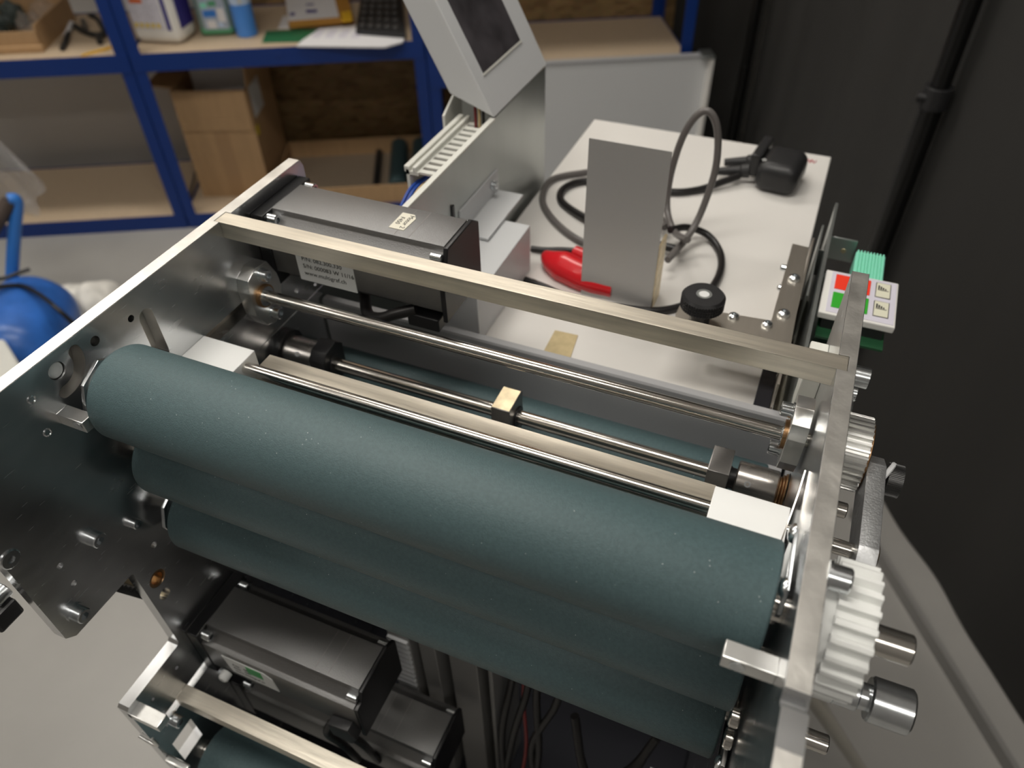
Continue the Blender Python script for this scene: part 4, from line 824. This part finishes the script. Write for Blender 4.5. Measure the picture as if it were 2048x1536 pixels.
# shallow carton with spare rollers
r0, r1 = place(612, 400, ZLB), place(830, 400, ZLB)
tr2 = thing('shallow_carton', 'shallow long cardboard tray holding dark rollers on the bottom shelf', 'box', SX @ Vector(((r0.x+r1.x)/2, 0.1, ZLB)))
e0, e1 = q1.x+0.03, 0.772
obj('tray_base', MB(SX).box(e0, e1, 0.010, 0.350, ZLB, ZLB+0.004), 'chip_dark', tr2)
for x0, x1, y0, y1 in ((e0, e1, 0.006, 0.010), (e0, e1, 0.350, 0.354), (e0, e0+0.004, 0.010, 0.350), (e1-0.004, e1, 0.010, 0.350)):
    obj('tray_wall', MB(SX).box(x0, x1, y0, y1, ZLB, ZLB+0.062, 0.0005), 'cardboard', tr2)
for k in range(3):
    xx = e1-0.045-0.075*k; rr = 0.030 if k < 2 else 0.012
    t_ = thing('spare_roller', ('dark spare rubber roller in the shallow tray beside the blue shelf post', 'dark spare rubber roller in the shallow tray beside the thin black rod')[k] if k < 2 else 'thin black rod lying beside the dark spare rollers', 'roller' if k < 2 else 'rod', SX @ Vector((xx, 0.18, ZLB+0.004)), 'spare rollers in the tray' if k < 2 else None)
    obj('roller_body', MB(SX).cyl((xx, 0.030, ZLB+0.004+rr), (xx, 0.335, ZLB+0.004+rr), rr, 32, 0.002), 'teal_dark' if k < 2 else 'black_plastic', t_)
    obj('roller_stub', MB(SX).cyl((xx, 0.020, ZLB+0.004+rr), (xx, 0.345, ZLB+0.004+rr), rr*0.3, 16), 'steel_dark', t_)
# thin stick leaning in the bottom shelf
obj('thin_rod', MB().tube([onz(378, 392, ZLB+0.004), SX @ (place(394, 352, ZLB)+Vector((0.0, 0.02, 0.02)))], 0.004, 8, 0), 'steel_dark', label='thin grey rod on the bottom shelf beside the carton', cat='rod')

# ------------------------------------------------------------------ compressor, rag, bag at the left
TC = onz(62, 640, -0.86)
cpz = thing('air_compressor', 'blue air compressor tank with a tall blue tube handle', 'compressor', (TC.x, TC.y, FL))
dirv = Vector((0.55, -0.83, 0)).normalized()
ta, tb_ = TC+dirv*-0.10, TC+dirv*0.20
ta.z = tb_.z = -0.865
obj('tank', MB().lathe(ta, tb_, [(0, 0), (0.006, 0.040), (0.020, 0.074), (0.045, 0.096), (0.075, 0.104), (0.24, 0.104), (0.27, 0.094), (0.295, 0.06), (0.30, 0)], 48), 'compressor_blue', cpz, angle=60)
for q in (0.06, 0.24):
    pc = ta+dirv*q; sd = Vector((-dirv.y, dirv.x, 0))
    obj('tank_foot', MB().tube([pc+sd*0.07+Vector((0, 0, -0.08)), Vector((pc.x, pc.y, 0))+sd*0.09+Vector((0, 0, FL+0.006))], 0.006, 8, 0), 'compressor_blue', cpz)
    obj('tank_foot', MB().tube([pc-sd*0.07+Vector((0, 0, -0.08)), Vector((pc.x, pc.y, 0))-sd*0.09+Vector((0, 0, FL+0.006))], 0.006, 8, 0), 'compressor_blue', cpz)
hb0 = onz(25, 545, -0.77); rr_ = (Vector((hb0.x, hb0.y, 0))-Vector((CAM.x, CAM.y, 0))).length
def at_r(px, py):
    d = ray(px, py); t = rr_/math.hypot(d.x, d.y); return CAM+d*t
hpts = [at_r(24, 560), at_r(26, 510), at_r(30, 450), at_r(33, 410), at_r(28, 399), at_r(16, 400)]
obj('handle_tube', MB().tube(hpts, 0.0145, 14, 6), 'handle_blue', cpz)
obj('handle_grip', MB().tube([at_r(18, 402), at_r(4, 428), at_r(-22, 470)], 0.0165, 14, 4), 'grip_brown', cpz)
obj('motor_cowl', MB().box(TC.x-0.30, TC.x-0.13, TC.y-0.25, TC.y-0.02, -0.80, -0.62, 0.03, seg=4), 'compressor_blue', cpz)
obj('shroud', MB().prism([tuple(on(x, y, 2, -0.80)[:2]) for x, y in ((-40, 660), (5, 672), (22, 700), (48, 742), (30, 790), (-40, 790))], 'z', -0.83, -0.78, 0.006), 'duct_white', cpz)
cable('air_hose', [(-20, 575, 0.0), (10, 572, 0), (45, 572, 0), (80, 590, 0), (115, 618, -0.01), (150, 650, -0.05), (190, 690, -0.10)], 0.0055, 'cable_black', 'black hose draped over the blue compressor tank', z0=-0.762)
cable('thin_hose', [(-20, 560, 0.02), (10, 556, .02), (40, 545, .02), (60, 538, 0.02)], 0.0048, 'cable_black', 'short black hose end beside the blue tube handle', z0=-0.755)
rg = onz(190, 610, -0.97)
blob('rag', (rg.x, rg.y, FL+0.060), (0.085, 0.075, 0.075), 'rag', 0.20, 11, xf=None, label='crumpled off-white rag on the floor beside the blue compressor', cat='rag')
bg = on(20, 345, 2, -0.66)
blob('plastic_bag', (bg.x-0.03, bg.y, bg.z-0.035), (0.080, 0.06, 0.095), 'bag_clear', 0.22, 21, xf=None, label='crumpled clear plastic bag hanging over the compressor handle', cat='bag')

# ------------------------------------------------------------------ black drapes at the right
def drape(name, A, B, nfold, amp, seed, lab):
    A = Vector(A); B = Vector(B); Ln = (B-A).length; d = (B-A)/Ln; nn = Vector((-d.y, d.x)); N = 160; rr = random.Random(seed); v = []; f = []
    ph = [rr.uniform(0, 6) for _ in range(4)]
    for i in range(N+1):
        t = i/N; o_ = amp*(math.sin(2*PI*nfold*t+ph[0])+0.5*math.sin(2*PI*nfold*1.7*t+ph[1])+0.3*math.sin(2*PI*nfold*0.45*t+ph[2]))
        for z in (FL+0.004, FL+0.9, FL+1.7, FL+2.35):
            k = 1.0-0.35*(z-FL)/2.4; q = A+d*Ln*t+nn*o_*k; v.append((q.x, q.y, z))
        for z in (FL+2.35, FL+1.7, FL+0.9, FL+0.004):
            k = 1.0-0.35*(z-FL)/2.4; q = A+d*Ln*t+nn*(o_*k+0.003); v.append((q.x, q.y, z))
    for i in range(N):
        for k in range(8): f.append((i*8+k, i*8+(k+1) % 8, i*8+8+(k+1) % 8, i*8+8+k))
    f += [tuple(range(8)), tuple(N*8+k for k in range(7, -1, -1))]
    return obj(name, MB().mesh_from(v, f), 'curtain_cloth', angle=60, label=lab, cat='curtain')
def hit(px, py, A, B):
    # horizontal position where the ray's azimuth crosses the line A-B
    d = ray(px, py); A = Vector(A); B = Vector(B); e = B-A; den = d.x*e.y-d.y*e.x
    t = ((A.x-CAM.x)*e.y-(A.y-CAM.y)*e.x)/den; return Vector((CAM.x+d.x*t, CAM.y+d.y*t))
KA, KB, KC = (1.598, -0.61), (0.672, 0.835), (0.085, 2.25)
pP = hit(1890, 245, KB, KC); pQ = hit(1510, 135, KB, KC)
eK = (Vector(KC)-Vector(KB)).normalized()
drape('curtain', KA, tuple(pP-eK*0.002), 6, 0.0035, 1, 'black curtain reaching the floor beside the machine, with soft vertical folds')
drape('curtain', tuple(pP+eK*0.002), tuple(pQ-eK*0.002), 4, 0.006, 2, 'wide black curtain hanging between the two black poles')
drape('curtain', tuple(pQ+eK*0.002), (-0.185, 2.355), 2, 0.003, 3, 'narrow strip of black curtain beside the end of the blue shelving')
for q, lab, r in ((pP, 'black telescopic curtain pole with a clamp collar', 0.019), (pQ, 'thin black curtain pole between curtains near the blue shelving', 0.014)):
    off = Vector((-eK.y, eK.x)); off = off if off.dot(Vector((CAM.x, CAM.y))-q) > 0 else -off
    q = q+off*0.032
    t = thing('curtain_pole', lab, 'pole', (q.x, q.y, FL))
    zc = CAM.z+(Vector((q.x, q.y))-Vector((CAM.x, CAM.y))).length*ray(1910, 185).z/math.hypot(ray(1910, 185).x, ray(1910, 185).y)
    obj('pole_tube', MB().cyl((q.x, q.y, FL+0.006), (q.x, q.y, zc), r), 'pole_black', t); obj('pole_inner', MB().cyl((q.x, q.y, zc), (q.x, q.y, FL+2.4), r*0.84), 'pole_black', t)
    if r > 0.016: obj('clamp_collar', MB().cyl((q.x, q.y, zc-0.03), (q.x, q.y, zc+0.006), r*1.22).cyl((q.x-0.03, q.y-0.01, zc-0.012), (q.x-0.015, q.y-0.01, zc-0.012), 0.008), 'black_plastic', t)
    obj('pole_foot', MB().cyl((q.x, q.y, FL), (q.x, q.y, FL+0.006), 0.022), 'pole_black', t)
e1_ = (Vector(KB)-Vector(KA)).normalized()
obj('shadow_strip', MB().prism([tuple(Vector(KA)+Vector((-0.044, -0.026))), tuple(Vector(KB)+Vector((-0.044, -0.026))), tuple(Vector(KB)+Vector((-0.036, -0.021))), tuple(Vector(KA)+Vector((-0.036, -0.021)))], 'z', FL, FL+0.030), 'dark_sheet', kind='structure')  # dark strip added for the soft shadow line on the floor before the curtain
